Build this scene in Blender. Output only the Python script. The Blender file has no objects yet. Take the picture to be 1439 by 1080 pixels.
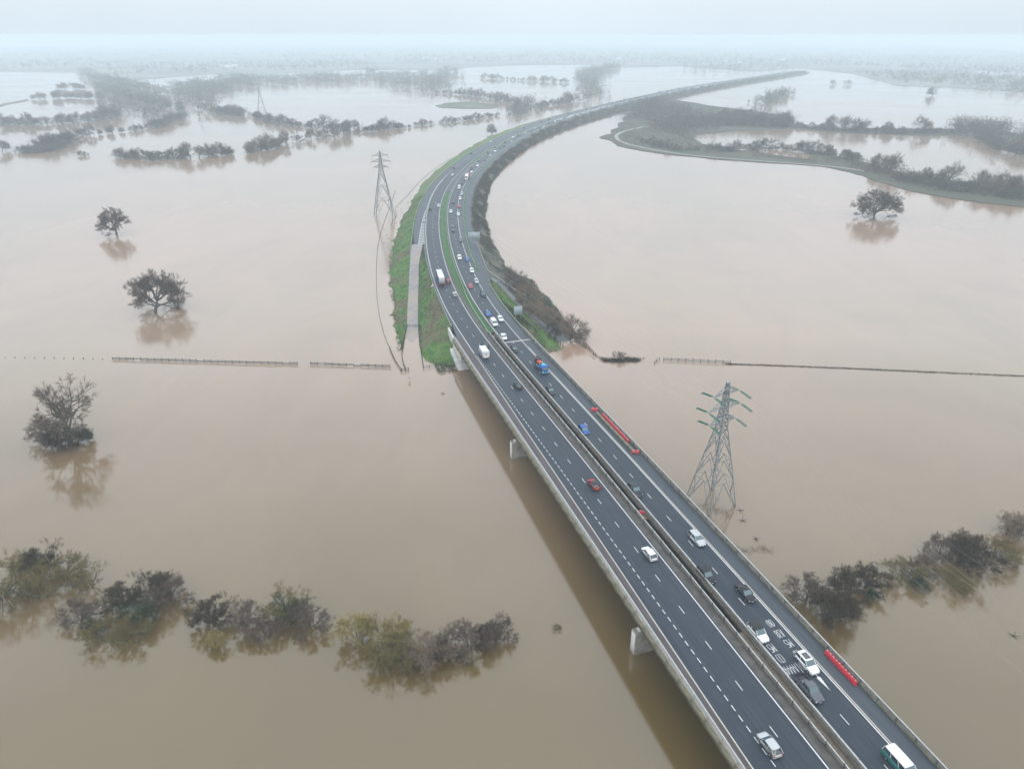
import bpy, math, random
import numpy as np
R=math.radians
S=bpy.context.scene
COL=S.collection
# ------------------------------------------------------------------ camera
TH=math.atan(0.49); HC=104.5
cam=bpy.data.cameras.new('camera'); co=bpy.data.objects.new('camera',cam); COL.objects.link(co)
co.location=(0,0,HC); co.rotation_euler=(math.pi/2-TH,0,0)
cam.sensor_width=36; cam.lens=36*1000/1439; cam.clip_start=1; cam.clip_end=40000
S.camera=co
# ------------------------------------------------------------------ sky, sun, exposure
W=bpy.data.worlds.new('World'); S.world=W; W.use_nodes=True
nt=W.node_tree; nt.nodes.clear()
sky=nt.nodes.new('ShaderNodeTexSky'); sky.sky_type='NISHITA'; sky.sun_disc=False
sky.sun_elevation=R(38); sky.sun_rotation=R(200); sky.air_density=1; sky.dust_density=4
mul=nt.nodes.new('ShaderNodeVectorMath'); mul.operation='SCALE'; mul.inputs['Scale'].default_value=0.1
nt.links.new(sky.outputs[0],mul.inputs[0])
tc=nt.nodes.new('ShaderNodeTexCoord'); sp=nt.nodes.new('ShaderNodeSeparateXYZ')
nt.links.new(tc.outputs['Generated'],sp.inputs[0])
rp=nt.nodes.new('ShaderNodeValToRGB'); nt.links.new(sp.outputs[2],rp.inputs[0])
e=rp.color_ramp.elements
e[0].position=0.0; e[0].color=(0.77,0.89,0.98,1)
e[1].position=1.0; e[1].color=(1.86,1.98,2.08,1)
m=rp.color_ramp.elements.new(0.12); m.color=(0.93,1.02,1.10,1)
m=rp.color_ramp.elements.new(0.32); m.color=(1.45,1.54,1.63,1)
cl=nt.nodes.new('ShaderNodeTexNoise'); cl.inputs['Scale'].default_value=1.6; cl.inputs['Detail'].default_value=4
nt.links.new(tc.outputs['Generated'],cl.inputs[0])
mr=nt.nodes.new('ShaderNodeMapRange'); mr.inputs[1].default_value=.3; mr.inputs[2].default_value=.7; mr.inputs[3].default_value=.92; mr.inputs[4].default_value=1.06
nt.links.new(cl.outputs[0],mr.inputs[0])
m2=nt.nodes.new('ShaderNodeVectorMath'); m2.operation='SCALE'
nt.links.new(rp.outputs[0],m2.inputs[0]); nt.links.new(mr.outputs[0],m2.inputs['Scale'])
mx=nt.nodes.new('ShaderNodeMix'); mx.data_type='RGBA'; mx.inputs[0].default_value=0.96
nt.links.new(mul.outputs[0],mx.inputs[6]); nt.links.new(m2.outputs[0],mx.inputs[7])
bg=nt.nodes.new('ShaderNodeBackground'); bg.inputs[1].default_value=1.0
nt.links.new(mx.outputs[2],bg.inputs[0])
wo=nt.nodes.new('ShaderNodeOutputWorld'); nt.links.new(bg.outputs[0],wo.inputs[0])
sl=bpy.data.lights.new('sun','SUN'); sl.energy=0.5; sl.angle=R(25); sl.color=(1,.96,.9)
so_=bpy.data.objects.new('sun',sl); COL.objects.link(so_); so_.rotation_euler=(R(52),0,R(20)); so_.location=(0,0,300)
S.view_settings.view_transform='Standard'; S.view_settings.look='None'; S.view_settings.gamma=1; S.view_settings.exposure=0.0
S.view_settings.use_curve_mapping=False
S.cycles.use_denoising=True; S.cycles.volume_bounces=4; S.cycles.max_bounces=8; S.cycles.diffuse_bounces=2; S.cycles.glossy_bounces=3
S.cycles.transparent_max_bounces=4; S.cycles.caustics_reflective=False; S.cycles.caustics_refractive=False
S.render.film_transparent=False
# ------------------------------------------------------------------ helpers
rng=np.random.default_rng(7); random.seed(7)
def P(u,v,z=0.0):
    "point of the place that the photograph shows at pixel (u,v), on the level z"
    x=(u-720)/1000; y=(v-540)/1000
    s=(HC-z)/(y*math.cos(TH)+math.sin(TH))
    return np.array([x*s,s*(math.cos(TH)-y*math.sin(TH)),z])
def lin(c): return tuple(c)+(1,) if len(c)==3 else c
MATS={}
def mat(name,c,rough=.7,c2=None,scale=1.0,detail=5,metal=0,bump=0,bscale=None,stretch=None,uv=False,spec=.5,trans=None,coat=0,lo=.35,hi=.65,c3=None,s3=.05):
    if name in MATS: return MATS[name]
    m=bpy.data.materials.new(name); m.use_nodes=True; n=m.node_tree; b=n.nodes['Principled BSDF']
    b.inputs['Base Color'].default_value=lin(c); b.inputs['Roughness'].default_value=rough; b.inputs['Metallic'].default_value=metal
    b.inputs['Specular IOR Level'].default_value=spec; b.inputs['Coat Weight'].default_value=coat
    if c2 is not None or bump:
        t=n.nodes.new('ShaderNodeTexCoord'); mp=n.nodes.new('ShaderNodeMapping')
        n.links.new(t.outputs['UV' if uv else 'Object'],mp.inputs[0])
        if stretch: mp.inputs['Scale'].default_value=stretch
        nz=n.nodes.new('ShaderNodeTexNoise'); nz.inputs['Scale'].default_value=scale; nz.inputs['Detail'].default_value=detail
        n.links.new(mp.outputs[0],nz.inputs[0])
        if c2 is not None:
            r=n.nodes.new('ShaderNodeValToRGB'); r.color_ramp.elements[0].position=lo; r.color_ramp.elements[1].position=hi
            r.color_ramp.elements[0].color=lin(c); r.color_ramp.elements[1].color=lin(c2)
            n.links.new(nz.outputs[0],r.inputs[0]); out=r.outputs[0]
            if c3 is not None:
                n3=n.nodes.new('ShaderNodeTexNoise'); n3.inputs['Scale'].default_value=s3; n3.inputs['Detail'].default_value=3
                n.links.new(t.outputs['UV' if uv else 'Object'],n3.inputs[0])
                r3=n.nodes.new('ShaderNodeValToRGB'); r3.color_ramp.elements[0].position=.45; r3.color_ramp.elements[1].position=.62
                r3.color_ramp.elements[0].color=(0,0,0,1); r3.color_ramp.elements[1].color=(1,1,1,1)
                n.links.new(n3.outputs[0],r3.inputs[0])
                mm=n.nodes.new('ShaderNodeMix'); mm.data_type='RGBA'; n.links.new(r3.outputs[0],mm.inputs[0])
                n.links.new(out,mm.inputs[6]); mm.inputs[7].default_value=lin(c3); out=mm.outputs[2]
            n.links.new(out,b.inputs['Base Color'])
        if bump:
            bp=n.nodes.new('ShaderNodeBump'); bp.inputs['Strength'].default_value=bump; bp.inputs['Distance'].default_value=.1
            if bscale:
                nb=n.nodes.new('ShaderNodeTexNoise'); nb.inputs['Scale'].default_value=bscale; nb.inputs['Detail'].default_value=4
                n.links.new(mp.outputs[0],nb.inputs[0]); n.links.new(nb.outputs[0],bp.inputs['Height'])
            else: n.links.new(nz.outputs[0],bp.inputs['Height'])
            n.links.new(bp.outputs[0],b.inputs['Normal'])
    MATS[name]=m; return m
def tag(o,label=None,cat=None,group=None,kind=None):
    if label: o['label']=label
    if cat: o['category']=cat
    if group: o['group']=group
    if kind: o['kind']=kind
    return o
class MB:
    "collects verts / polygons, builds one mesh"
    def __init__(s): s.v=[]; s.f=[]; s.mi=[]; s.uv=[]; s.n=0
    def add(s,v,f,mi=0,uv=None):
        v=np.asarray(v,float).reshape(-1,3); f=np.asarray(f,int)
        s.v.append(v); s.f.append(f+s.n); s.mi.append(np.full(len(f),mi)); s.n+=len(v)
        s.uv.append(np.zeros((len(v),2)) if uv is None else np.asarray(uv,float)); return s
    def box(s,c,d,rz=0,mi=0,taper=1.0,rx=0):
        x,y,z=d[0]/2,d[1]/2,d[2]/2
        v=np.array([[-x,-y,-z],[x,-y,-z],[x,y,-z],[-x,y,-z],[-x*taper,-y*taper,z],[x*taper,-y*taper,z],[x*taper,y*taper,z],[-x*taper,y*taper,z]])
        if rx: cr,sr=math.cos(rx),math.sin(rx); v=v@np.array([[1,0,0],[0,cr,-sr],[0,sr,cr]]).T
        if rz: cr,sr=math.cos(rz),math.sin(rz); v=v@np.array([[cr,-sr,0],[sr,cr,0],[0,0,1]]).T
        return s.add(v+np.asarray(c),[[0,3,2,1],[4,5,6,7],[0,1,5,4],[1,2,6,5],[2,3,7,6],[3,0,4,7]],mi)
    def loft(s,rings,mi=0,close=True,caps=True):
        rings=np.asarray(rings,float); m,k=rings.shape[:2]
        f=[]
        for i in range(m-1):
            for j in range(k if close else k-1):
                a=i*k+j; b=i*k+(j+1)%k; f.append([a,b,b+k,a+k])
        s.add(rings.reshape(-1,3),f,mi)
        if caps:
            s.v.append(rings[0]); s.f.append(np.array([list(range(k))[::-1]])+s.n); s.mi.append(np.array([mi])); s.uv.append(np.zeros((k,2))); s.n+=k
            s.v.append(rings[-1]); s.f.append(np.array([list(range(k))])+s.n); s.mi.append(np.array([mi])); s.uv.append(np.zeros((k,2))); s.n+=k
        return s
    def cyl(s,p0,p1,r0,r1=None,n=8,mi=0,caps=True):
        r1=r0 if r1 is None else r1
        p0=np.asarray(p0,float); p1=np.asarray(p1,float); d=p1-p0; d=d/np.linalg.norm(d)
        a=np.array([0,0,1.]) if abs(d[2])<.9 else np.array([1.,0,0]); x=np.cross(a,d); x/=np.linalg.norm(x); y=np.cross(d,x)
        t=np.arange(n)*2*math.pi/n; c=np.outer(np.cos(t),x)+np.outer(np.sin(t),y)
        return s.loft([p0+c*r0,p1+c*r1],mi,True,caps)
    def tubes(s,p0,p1,r0,r1,n=3,mi=0):
        p0=np.asarray(p0,float).reshape(-1,3); p1=np.asarray(p1,float).reshape(-1,3); m=len(p0)
        if m==0: return s
        r0=np.broadcast_to(r0,(m,)); r1=np.broadcast_to(r1,(m,))
        d=p1-p0; d/=np.maximum(np.linalg.norm(d,axis=1,keepdims=True),1e-6)
        a=np.where(np.abs(d[:,2:])<.9,[[0,0,1.]],[[1.,0,0]]); x=np.cross(a,d); x/=np.linalg.norm(x,axis=1,keepdims=True); y=np.cross(d,x)
        t=np.arange(n)*2*math.pi/n
        c=np.cos(t)[None,:,None]*x[:,None]+np.sin(t)[None,:,None]*y[:,None]
        v=np.concatenate([p0[:,None]+c*r0[:,None,None],p1[:,None]+c*r1[:,None,None]],1)
        b=(np.arange(m)*2*n)[:,None]; F=[]
        for j in range(n): F.append(np.concatenate([b+j,b+(j+1)%n,b+n+(j+1)%n,b+n+j],1))
        return s.add(v.reshape(-1,3),np.concatenate(F),mi)
    def blades(s,p0,p1,w,mi=0):
        p0=np.asarray(p0,float).reshape(-1,3); p1=np.asarray(p1,float).reshape(-1,3); m=len(p0)
        d=p1-p0; r=rng.normal(size=(m,3)); x=np.cross(d,r); x/=np.maximum(np.linalg.norm(x,axis=1,keepdims=True),1e-6)
        w=np.broadcast_to(w,(m,))[:,None]
        v=np.stack([p0-x*w/2,p0+x*w/2,p1],1); b=np.arange(m)[:,None]*3
        return s.add(v.reshape(-1,3),np.concatenate([b,b+1,b+2],1),mi)
    def mesh(s,name,mats,smooth=False):
        me=bpy.data.meshes.new(name); V=np.concatenate(s.v) if s.v else np.zeros((0,3))
        sz=np.concatenate([np.full(len(f),f.shape[1]) for f in s.f]); lv=np.concatenate([f.ravel() for f in s.f])
        me.vertices.add(len(V)); me.vertices.foreach_set('co',V.ravel()); me.loops.add(len(lv)); me.loops.foreach_set('vertex_index',lv.astype(np.int32))
        me.polygons.add(len(sz)); me.polygons.foreach_set('loop_start',np.r_[0,np.cumsum(sz)[:-1]].astype(np.int32)); me.polygons.foreach_set('loop_total',sz.astype(np.int32))
        me.polygons.foreach_set('material_index',np.concatenate(s.mi).astype(np.int32))
        if smooth: me.polygons.foreach_set('use_smooth',np.ones(len(sz),bool))
        for m in (mats if isinstance(mats,(list,tuple)) else [mats]): me.materials.append(m)
        UV=np.concatenate(s.uv)
        if UV.any():
            l=me.uv_layers.new(name='UV'); l.data.foreach_set('uv',UV[lv].ravel().astype(np.float32))
        me.update(calc_edges=True); return me
    def build(s,name,mats,parent=None,smooth=False):
        return link(name,s.mesh(name,mats,smooth),parent)
def link(name,me,parent=None,loc=None,rz=0):
    o=bpy.data.objects.new(name,me); COL.objects.link(o)
    if parent: o.parent=parent
    if loc is not None: o.location=tuple(loc)
    if rz: o.rotation_euler=(0,0,rz)
    return o
def thing(name,label,cat,loc=(0,0,0),rz=0,group=None):
    o=link(name,None,None,loc,rz); return tag(o,label,cat,group)
def copy_tree(root,loc,rz,label=None,group=None,scale=None):
    r=root.copy(); COL.objects.link(r); r.location=tuple(loc); r.rotation_euler=(0,0,rz)
    if label: r['label']=label
    if group: r['group']=group
    if scale is not None: r.scale=scale
    for ch in list(root.children):
        c=ch.copy(); COL.objects.link(c); c.parent=r
        for g in list(ch.children):
            d=g.copy(); COL.objects.link(d); d.parent=c
    return r
# ------------------------------------------------------------------ the road's line: x as a function of y
CF=[68.39485465542127,-0.333139854017279,5.838025658181678,-8.762996429601538,2.80512568522305,1.1624783946634742,-2.161759422523839,1.1762593182158316,-0.025275370151204568,-0.36263837522893,0.4109534231451506,-0.22573641860968327]
KN=[200,260,330,420,520,640,800,1000,1300,1700]
YY=np.arange(-60,2700,1.0)
XX=CF[0]+CF[1]*YY
for k_,c_ in zip(KN,CF[2:]): XX=XX+c_*np.maximum(YY-k_,0)**3*1e-6
SS=np.r_[0,np.cumsum(np.hypot(np.diff(XX),1.0))]; SS-=np.interp(80,YY,SS)
TX=np.gradient(XX,YY); TN=np.hypot(TX,1); TX=TX/TN; TY=1/TN
def zroad(Y): return np.interp(Y,[0,110,150,330,420,9999],[9.4,9.4,9.2,6.8,5.5,5.0])
def RD(s,o,dz=0.0):
    "road frame -> world: s along (metres), o to the right"
    s=np.asarray(s,float); o=np.asarray(o,float)
    x=np.interp(s,SS,XX); y=np.interp(s,SS,YY); tx=np.interp(s,SS,TX); ty=np.interp(s,SS,TY)
    return np.stack([x+o*ty,y-o*tx,zroad(y)+dz+0*o],-1)
def heading(s): return math.atan2(float(np.interp(s,SS,TY)),float(np.interp(s,SS,TX)))
def so_of(u,v,dz=0.0):
    z=7.0
    for _ in range(12): p=P(u,v,z); z=float(zroad(p[1]))+dz
    i=int(np.argmin((XX-p[0])**2+(YY-p[1])**2)); i=min(max(i,1),len(XX)-2)
    q=p[:2]-np.array([XX[i],YY[i]]); t=np.array([TX[i],TY[i]])
    return float(SS[i]+q@t), float(q[0]*t[1]-q[1]*t[0])
def steps(s0,s1,st=4.0):
    return np.linspace(s0,s1,max(2,int(abs(s1-s0)/st)+1))
def fo(o):
    if callable(o): return o
    if isinstance(o,(list,tuple)):
        a=np.array(o,float); return lambda s:np.interp(s,a[:,0],a[:,1])
    return lambda s:np.full(np.shape(s),float(o))
def ribbon(mb,s0,s1,o0,o1,dz=0.0,mi=0,st=4.0,cols=1):
    s=steps(s0,s1,st); a=fo(o0)(s); b=fo(o1)(s)
    t=np.linspace(0,1,cols+1); O=a[:,None]*(1-t)+b[:,None]*t
    Sg=np.repeat(s[:,None],cols+1,1); V=RD(Sg,O,dz)
    n=len(s); k=cols+1; i,j=np.meshgrid(np.arange(n-1),np.arange(cols),indexing='ij'); q=(i*k+j).ravel()
    mb.add(V.reshape(-1,3),np.stack([q,q+1,q+k+1,q+k],1)[:, ::1],mi,np.stack([O,Sg],-1).reshape(-1,2)); return mb
def bar(mb,s0,s1,o,w,z0,z1,mi=0,st=4.0):
    "box-section rail that follows the road"
    s=steps(s0,s1,st); oo=fo(o)(s)
    rg=np.stack([RD(s,oo-w/2,z0),RD(s,oo+w/2,z0),RD(s,oo+w/2,z1),RD(s,oo-w/2,z1)],1)
    return mb.loft(rg,mi)
# ------------------------------------------------------------------ materials
asphalt=mat('asphalt',(.017,.026,.041),.55,(.040,.052,.068),uv=True,scale=1,stretch=(2.1,.015,1),c3=(.026,.036,.051),s3=.3,bump=.12,bscale=30,spec=.25)
asphalt_r=mat('asphalt_worn',(.054,.072,.094),.7,(.072,.09,.112),uv=True,scale=1,stretch=(1.6,.02,1),c3=(.060,.080,.106),s3=.2)
shoulder=mat('asphalt_shoulder',(.062,.054,.060),.85,(.088,.078,.080),uv=True,scale=1,stretch=(2,.15,1))
hardsh=mat('asphalt_hard_shoulder',(.036,.047,.061),.65,(.050,.062,.078),uv=True,scale=1,stretch=(1.5,.08,1))
paint=mat('road_paint',(.66,.67,.66),.6,(.5,.5,.5),scale=4)
paint_y=mat('road_paint_worn',(.50,.47,.40),.65,(.38,.36,.31),scale=3)
dirt=mat('verge_grit',(.055,.052,.05),.9,(.10,.092,.085),scale=.8)
concrete=mat('concrete',(.34,.315,.27),.85,(.17,.155,.125),scale=.6,detail=8)
conc_pale=mat('concrete_pale',(.62,.62,.60),.8,(.48,.48,.46),scale=.6)
conc_fascia=mat('concrete_fascia',(.20,.185,.125),.85,(.10,.09,.055),scale=.5,detail=8)
galv=mat('galvanised_steel',(.50,.51,.50),.5,(.38,.39,.38),scale=2,metal=.35)
galv_d=mat('weathered_galvanised',(.23,.22,.20),.6,(.14,.13,.12),scale=1.5,metal=.2)
conc_d=mat('concrete_dirty',(.12,.105,.085),.9,(.07,.062,.05),scale=.5)
mesh_m=mat('parapet_mesh',(.62,.62,.6),.5,metal=.2)
steel_dk=mat('weathered_steel',(.055,.042,.032),.7,(.09,.065,.045),scale=.4)
darkrail=mat('dark_steel',(.06,.065,.07),.6)
grass=mat('grass',(.034,.120,.018),.9,(.085,.155,.032),scale=.35,detail=8,bump=.5,bscale=3,c3=(.105,.092,.048),s3=.07,lo=.35,hi=.6)
grass_med=mat('grass_median',(.020,.085,.020),.9,(.045,.12,.03),scale=.5,detail=8,bump=.4,bscale=3)
farland=mat('far_pasture_hazed',(.17,.175,.165),.95,(.22,.22,.20),scale=.004,detail=6,c3=(.11,.12,.115),s3=.003)  # haze put into the colour: greyed and lightened so the far edge fades
mud=mat('mud_bank',(.13,.12,.09),.9,(.09,.11,.06),scale=.2)
trackm=mat('track_surface',(.30,.28,.26),.8,(.2,.19,.17),scale=.3)
pathm=mat('path_tarmac',(.21,.19,.20),.8,(.27,.25,.25),scale=.4,c3=(.30,.255,.22),s3=.06)
pathb=mat('path_grey',(.13,.14,.16),.8,(.16,.165,.18),scale=.4)
timber=mat('fence_timber',(.030,.024,.020),.9,(.055,.045,.038),scale=3)
bark=mat('bark',(.050,.046,.036),.9,(.085,.085,.058),scale=2)
bark_g=mat('bark_mossy',(.075,.085,.045),.9,(.11,.10,.07),scale=2)
twig=mat('twigs_brown',(.085,.060,.045),.9,(.125,.088,.066),scale=.5)
twig_o=mat('twigs_olive',(.105,.085,.025),.9,(.17,.13,.04),scale=.6)
twig_y=mat('twigs_yellow',(.22,.18,.06),.9,(.30,.23,.08),scale=.6)
twig_d=mat('twigs_dark',(.034,.024,.011),.9,(.066,.046,.022),scale=.6)
twig_r=mat('twigs_russet',(.14,.108,.085),.9,(.22,.15,.09),scale=.6)
leaf_g=mat('leaves_dark_green',(.022,.040,.015),.9,(.038,.058,.022),scale=.6)
scrub_m=mat('scrub_grey_green',(.055,.066,.045),.95,(.10,.088,.07),scale=.12,detail=6)
tyre=mat('tyre_rubber',(.015,.015,.016),.8)
rim=mat('alloy_rim',(.35,.36,.37),.35,metal=.6)
glass=mat('car_glass',(.018,.03,.036),.06,spec=.9,coat=.6)
glass_l=mat('windscreen_glass',(.05,.10,.115),.08,spec=.9,coat=.5)
trim=mat('black_trim',(.02,.02,.022),.5)
lamp_w=mat('headlamp_glass',(.75,.78,.8),.15,spec=.8)
lamp_r=mat('tail_lamp_red',(.35,.01,.01),.25)
plate_w=mat('plate_white',(.7,.7,.68),.5); plate_y=mat('plate_yellow',(.62,.5,.08),.5)
redpl=mat('red_plastic',(.50,.016,.035),.45,(.62,.05,.075),scale=1.5); whitepl=mat('white_plastic',(.75,.75,.75),.5)
sign_back=mat('sign_back_grey',(.30,.38,.43),.5,(.36,.43,.48),scale=2); sign_face=mat('sign_blue',(.01,.08,.3),.5)
ins_green=mat('insulator_green_glass',(.02,.16,.13),.25)
def paint_of(name,c): return mat('paint_'+name,c,.32,coat=(.5 if c[0]+c[1]+c[2]>.9 else .15),spec=(.5 if c[0]+c[1]+c[2]>.9 else .25))
PAINT={k:paint_of(k,c) for k,c in dict(white=(.72,.73,.74),silver=(.42,.44,.46),grey=(.10,.11,.125),dark_grey=(.016,.02,.026),black=(.012,.013,.017),red=(.38,.012,.02),blue=(.012,.09,.34),dark_blue=(.015,.035,.10),teal=(.02,.16,.15),orange=(.62,.10,.03),gold=(.34,.33,.28),cream=(.74,.70,.6)).items()}
# ------------------------------------------------------------------ water
wm=bpy.data.materials.new('flood_water'); wm.use_nodes=True; n=wm.node_tree; b=n.nodes['Principled BSDF']
tc=n.nodes.new('ShaderNodeTexCoord')
def wn(scale,detail=4,rough=.5,vec=None,st=None):
    mp=n.nodes.new('ShaderNodeMapping'); n.links.new(tc.outputs['Object'],mp.inputs[0])
    if st: mp.inputs['Scale'].default_value=st
    z=n.nodes.new('ShaderNodeTexNoise'); z.inputs['Scale'].default_value=scale; z.inputs['Detail'].default_value=detail; z.inputs['Roughness'].default_value=rough
    n.links.new(mp.outputs[0],z.inputs[0]); return z.outputs[0]
r=n.nodes.new('ShaderNodeValToRGB'); n.links.new(wn(.006,4,.55),r.inputs[0])
r.color_ramp.elements[0].position=.34; r.color_ramp.elements[0].color=(.235,.175,.120,1)
r.color_ramp.elements[1].position=.66; r.color_ramp.elements[1].color=(.300,.200,.145,1)
r2=n.nodes.new('ShaderNodeValToRGB'); r2n=wn(.022,7,.62,st=(1,.45,1)); r2n.node.inputs['Distortion'].default_value=1.8; n.links.new(r2n,r2.inputs[0])
rr_=n.nodes.new('ShaderNodeMapRange'); rr_.inputs[1].default_value=.35; rr_.inputs[2].default_value=.65; rr_.inputs[3].default_value=.05; rr_.inputs[4].default_value=.15
n.links.new(wn(.010,4,.6,st=(.6,1,1)),rr_.inputs[0]); n.links.new(rr_.outputs[0],b.inputs['Roughness'])
r2.color_ramp.elements[0].position=.34; r2.color_ramp.elements[0].color=(.94,.945,.95,1); r2.color_ramp.elements[1].position=.66; r2.color_ramp.elements[1].color=(1.06,1.05,1.03,1)
mm=n.nodes.new('ShaderNodeMix'); mm.data_type='RGBA'; mm.blend_type='MULTIPLY'; mm.inputs[0].default_value=1
# muddier olive water in the river channel near the bridge's near end, pinker silt over the fields beyond
sx=n.nodes.new('ShaderNodeSeparateXYZ'); n.links.new(tc.outputs['Object'],sx.inputs[0])
ad=n.nodes.new('ShaderNodeMath'); ad.operation='MULTIPLY_ADD'; n.links.new(wn(.008,3,.5),ad.inputs[0]); ad.inputs[1].default_value=150; n.links.new(sx.outputs[1],ad.inputs[2])
my=n.nodes.new('ShaderNodeMapRange'); my.inputs[1].default_value=165; my.inputs[2].default_value=330; n.links.new(ad.outputs[0],my.inputs[0])
mo=n.nodes.new('ShaderNodeMix'); mo.data_type='RGBA'; n.links.new(my.outputs[0],mo.inputs[0]); mo.inputs[6].default_value=(.108,.072,.022,1)
n.links.new(r.outputs[0],mo.inputs[7]); n.links.new(mo.outputs[2],mm.inputs[6]); n.links.new(r2.outputs[0],mm.inputs[7]); n.links.new(mm.outputs[2],b.inputs['Base Color'])
b.inputs['IOR'].default_value=1.5; b.inputs['Specular IOR Level'].default_value=1.0; b.inputs['Roughness'].default_value=.09
bp=n.nodes.new('ShaderNodeBump'); bp.inputs['Strength'].default_value=.16; bp.inputs['Distance'].default_value=.035
n.links.new(wn(1.6,3,.6),bp.inputs['Height']); n.links.new(bp.outputs[0],b.inputs['Normal'])
mb=MB(); g=[-5900,-2500,-900,-300,300,900,2500,5900]; gy=[-400,0,400,900,1800,3500,7000,11800]
V=[[x,y,0] for y in gy for x in g]; F=[[j*8+i,j*8+i+1,j*8+i+9,j*8+i+8] for j in range(7) for i in range(7)]
mb.add(V,F); tag(mb.build('flood_water',wm),kind='structure')
# ------------------------------------------------------------------ road surfaces
YEL=[(-60,-10.9),(0,-10.25),(50,-9.35),(100,-8.5),(140,-7.6),(165,-7.3),(400,-7.6),(2900,-7.6)]
PARL=[(-60,-12.4),(0,-12.0),(50,-11.7),(100,-11.2),(170,-10.7)]
S_AB=166.0   # abutment
SE=2600
# outer left edge of the tarmac on the embankment
LOUT=[(166,-9.6),(180,-8.4),(300,-8.8),(301,-13.9),(325,-14.3),(378,-13.8),(428,-12.9),(497,-12.3),(2900,-11.5)]
ROUT=[(166,15.0),(200,15.2),(224,15.4),(232,17.4),(244,17.6),(279,18.5),(331,18.8),(376,19.3),(433,20),(487,19.8),(700,19.4),(900,17),(2900,15)]
def surf(name,s0,s1,o0,o1,m,dz=0.0,st=4.0,cols=1):
    mb=MB(); ribbon(mb,s0,s1,o0,o1,dz,0,st,cols); return tag(mb.build(name,m),kind='structure')
surf('northbound_carriageway',-60,SE,YEL,0.35,asphalt,.0,4,3)
surf('northbound_shoulder',-60,S_AB,PARL,YEL,shoulder,.0)
surf('northbound_verge_strip',S_AB,SE,LOUT,YEL,hardsh,.0)
surf('median_shoulder',-60,SE,.35,[(-60,1.9),(196,1.9),(225,1.4),(260,.9),(300,.7),(2900,.7)],dirt,.0)
surf('southbound_carriageway',-60,SE,4.75,11.55,asphalt_r if False else asphalt,.0,4,3)
surf('southbound_hard_shoulder',-60,S_AB,11.55,15.0,hardsh,.0)
surf('southbound_slip_road',S_AB,SE,11.55,ROUT,hardsh,.0)
# asphalt in the merge area left: same tarmac, seen between hatch and barrier
# ---------- markings
mk=MB()
ribbon(mk,-60,SE,-.10,.10,.006)                     # left carriageway right-hand edge line
ribbon(mk,-60,SE,5.15,5.33,.006)
ribbon(mk,-60,SE,11.30,11.50,.006)
ribbon(mk,150,360,lambda s:fo(YEL)(s)-.10,lambda s:fo(YEL)(s)+.12,.006)
ribbon(mk,150,300,lambda s:fo(YEL)(s)-.10+ .0*s,lambda s:fo(YEL)(s)+.12,.010)
tag(mk.build('edge_lines',paint),kind='structure')
mk=MB(); ribbon(mk,-60,149,lambda s:fo(YEL)(s)-.11,lambda s:fo(YEL)(s)+.11,.006)
ribbon(mk,-60,150,11.68,11.88,.006); tag(mk.build('worn_edge_lines',paint_y),kind='structure')
ld=MB()
for k in range(-17,150):
    s=94+9*k
    if s<1300: ribbon(ld,s-1,s+1,-3.73,-3.60,.006)
    s=101.3+9*k
    if not (-3<s<16) and s<1300: ribbon(ld,s-1,s+1,8.04,8.17,.006)
tag(ld.build('lane_dashes',paint),kind='structure')
sd=MB()
for s in np.arange(-58,147,2.0): ribbon(sd,s,s+1.15,-7.12-.0022*(147-s)*0,-6.97,.006)
tag(sd.build('lane_drop_dashes',paint),kind='structure')
hb=MB()
for i,s in enumerate(np.arange(301,384,3.6)):
    w=np.interp(s,[301,384],[3.3,.6]); p=[RD(s,-8.3,.006),RD(s-1.2*w/3.3,-8.3-w,.006),RD(s+1.1-1.2*w/3.3,-8.3-w,.006),RD(s+1.1,-8.3,.006)]
    hb.add(p,[[0,3,2,1]])
ribbon(hb,301,384,[(301,-11.6),(384,-8.9)],[(301,-11.4),(384,-8.7)],.006)
ribbon(hb,384,520,[(384,-8.4),(520,-7.7)],[(384,-8.2),(520,-7.5)],.006)
ribbon(hb,360,1400,-7.7,-7.55,.012)
tag(hb.build('merge_hatching',paint),kind='structure')
jn=MB(); ribbon(jn,156,156.5,5.4,14.8,.012); tag(jn.build('expansion_joints',conc_pale),kind='structure')
# ---------- road lettering (read by drivers coming towards the camera)
G={'A':[[(0,0),(.5,1),(1,0)],[(.2,.35),(.8,.35)]],'4':[[(.75,0),(.75,1),(0,.3),(1,.3)]],'0':[[(.1,.15),(.1,.85),(.35,1),(.65,1),(.9,.85),(.9,.15),(.65,0),(.35,0),(.1,.15)]],
'M':[[(0,0),(0,1),(.5,.4),(1,1),(1,0)]],'5':[[(.95,1),(.1,1),(.1,.56),(.7,.6),(.95,.42),(.95,.15),(.7,0),(.05,.05)]],'3':[[(.05,.95),(.6,1),(.9,.8),(.65,.55),(.3,.53),(.65,.5),(.95,.25),(.65,0),(.05,.05)]],
'8':[[(.5,.53),(.1,.75),(.3,1),(.7,1),(.9,.75),(.5,.53),(.05,.25),(.3,0),(.7,0),(.95,.25),(.5,.53)]],'N':[[(0,0),(0,1),(1,0),(1,1)]],'T':[[(.1,1),(.9,1)],[(.5,0),(.5,1)]],'1':[[(.3,.8),(.55,1),(.55,0)]],
'(':[[(.9,1),(.45,.85),(.25,.5),(.45,.15),(.9,0)]],')':[[(.1,1),(.55,.85),(.75,.5),(.55,.15),(.1,0)]],'|':[[(.5,-.1),(.5,1.25)]]}
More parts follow.
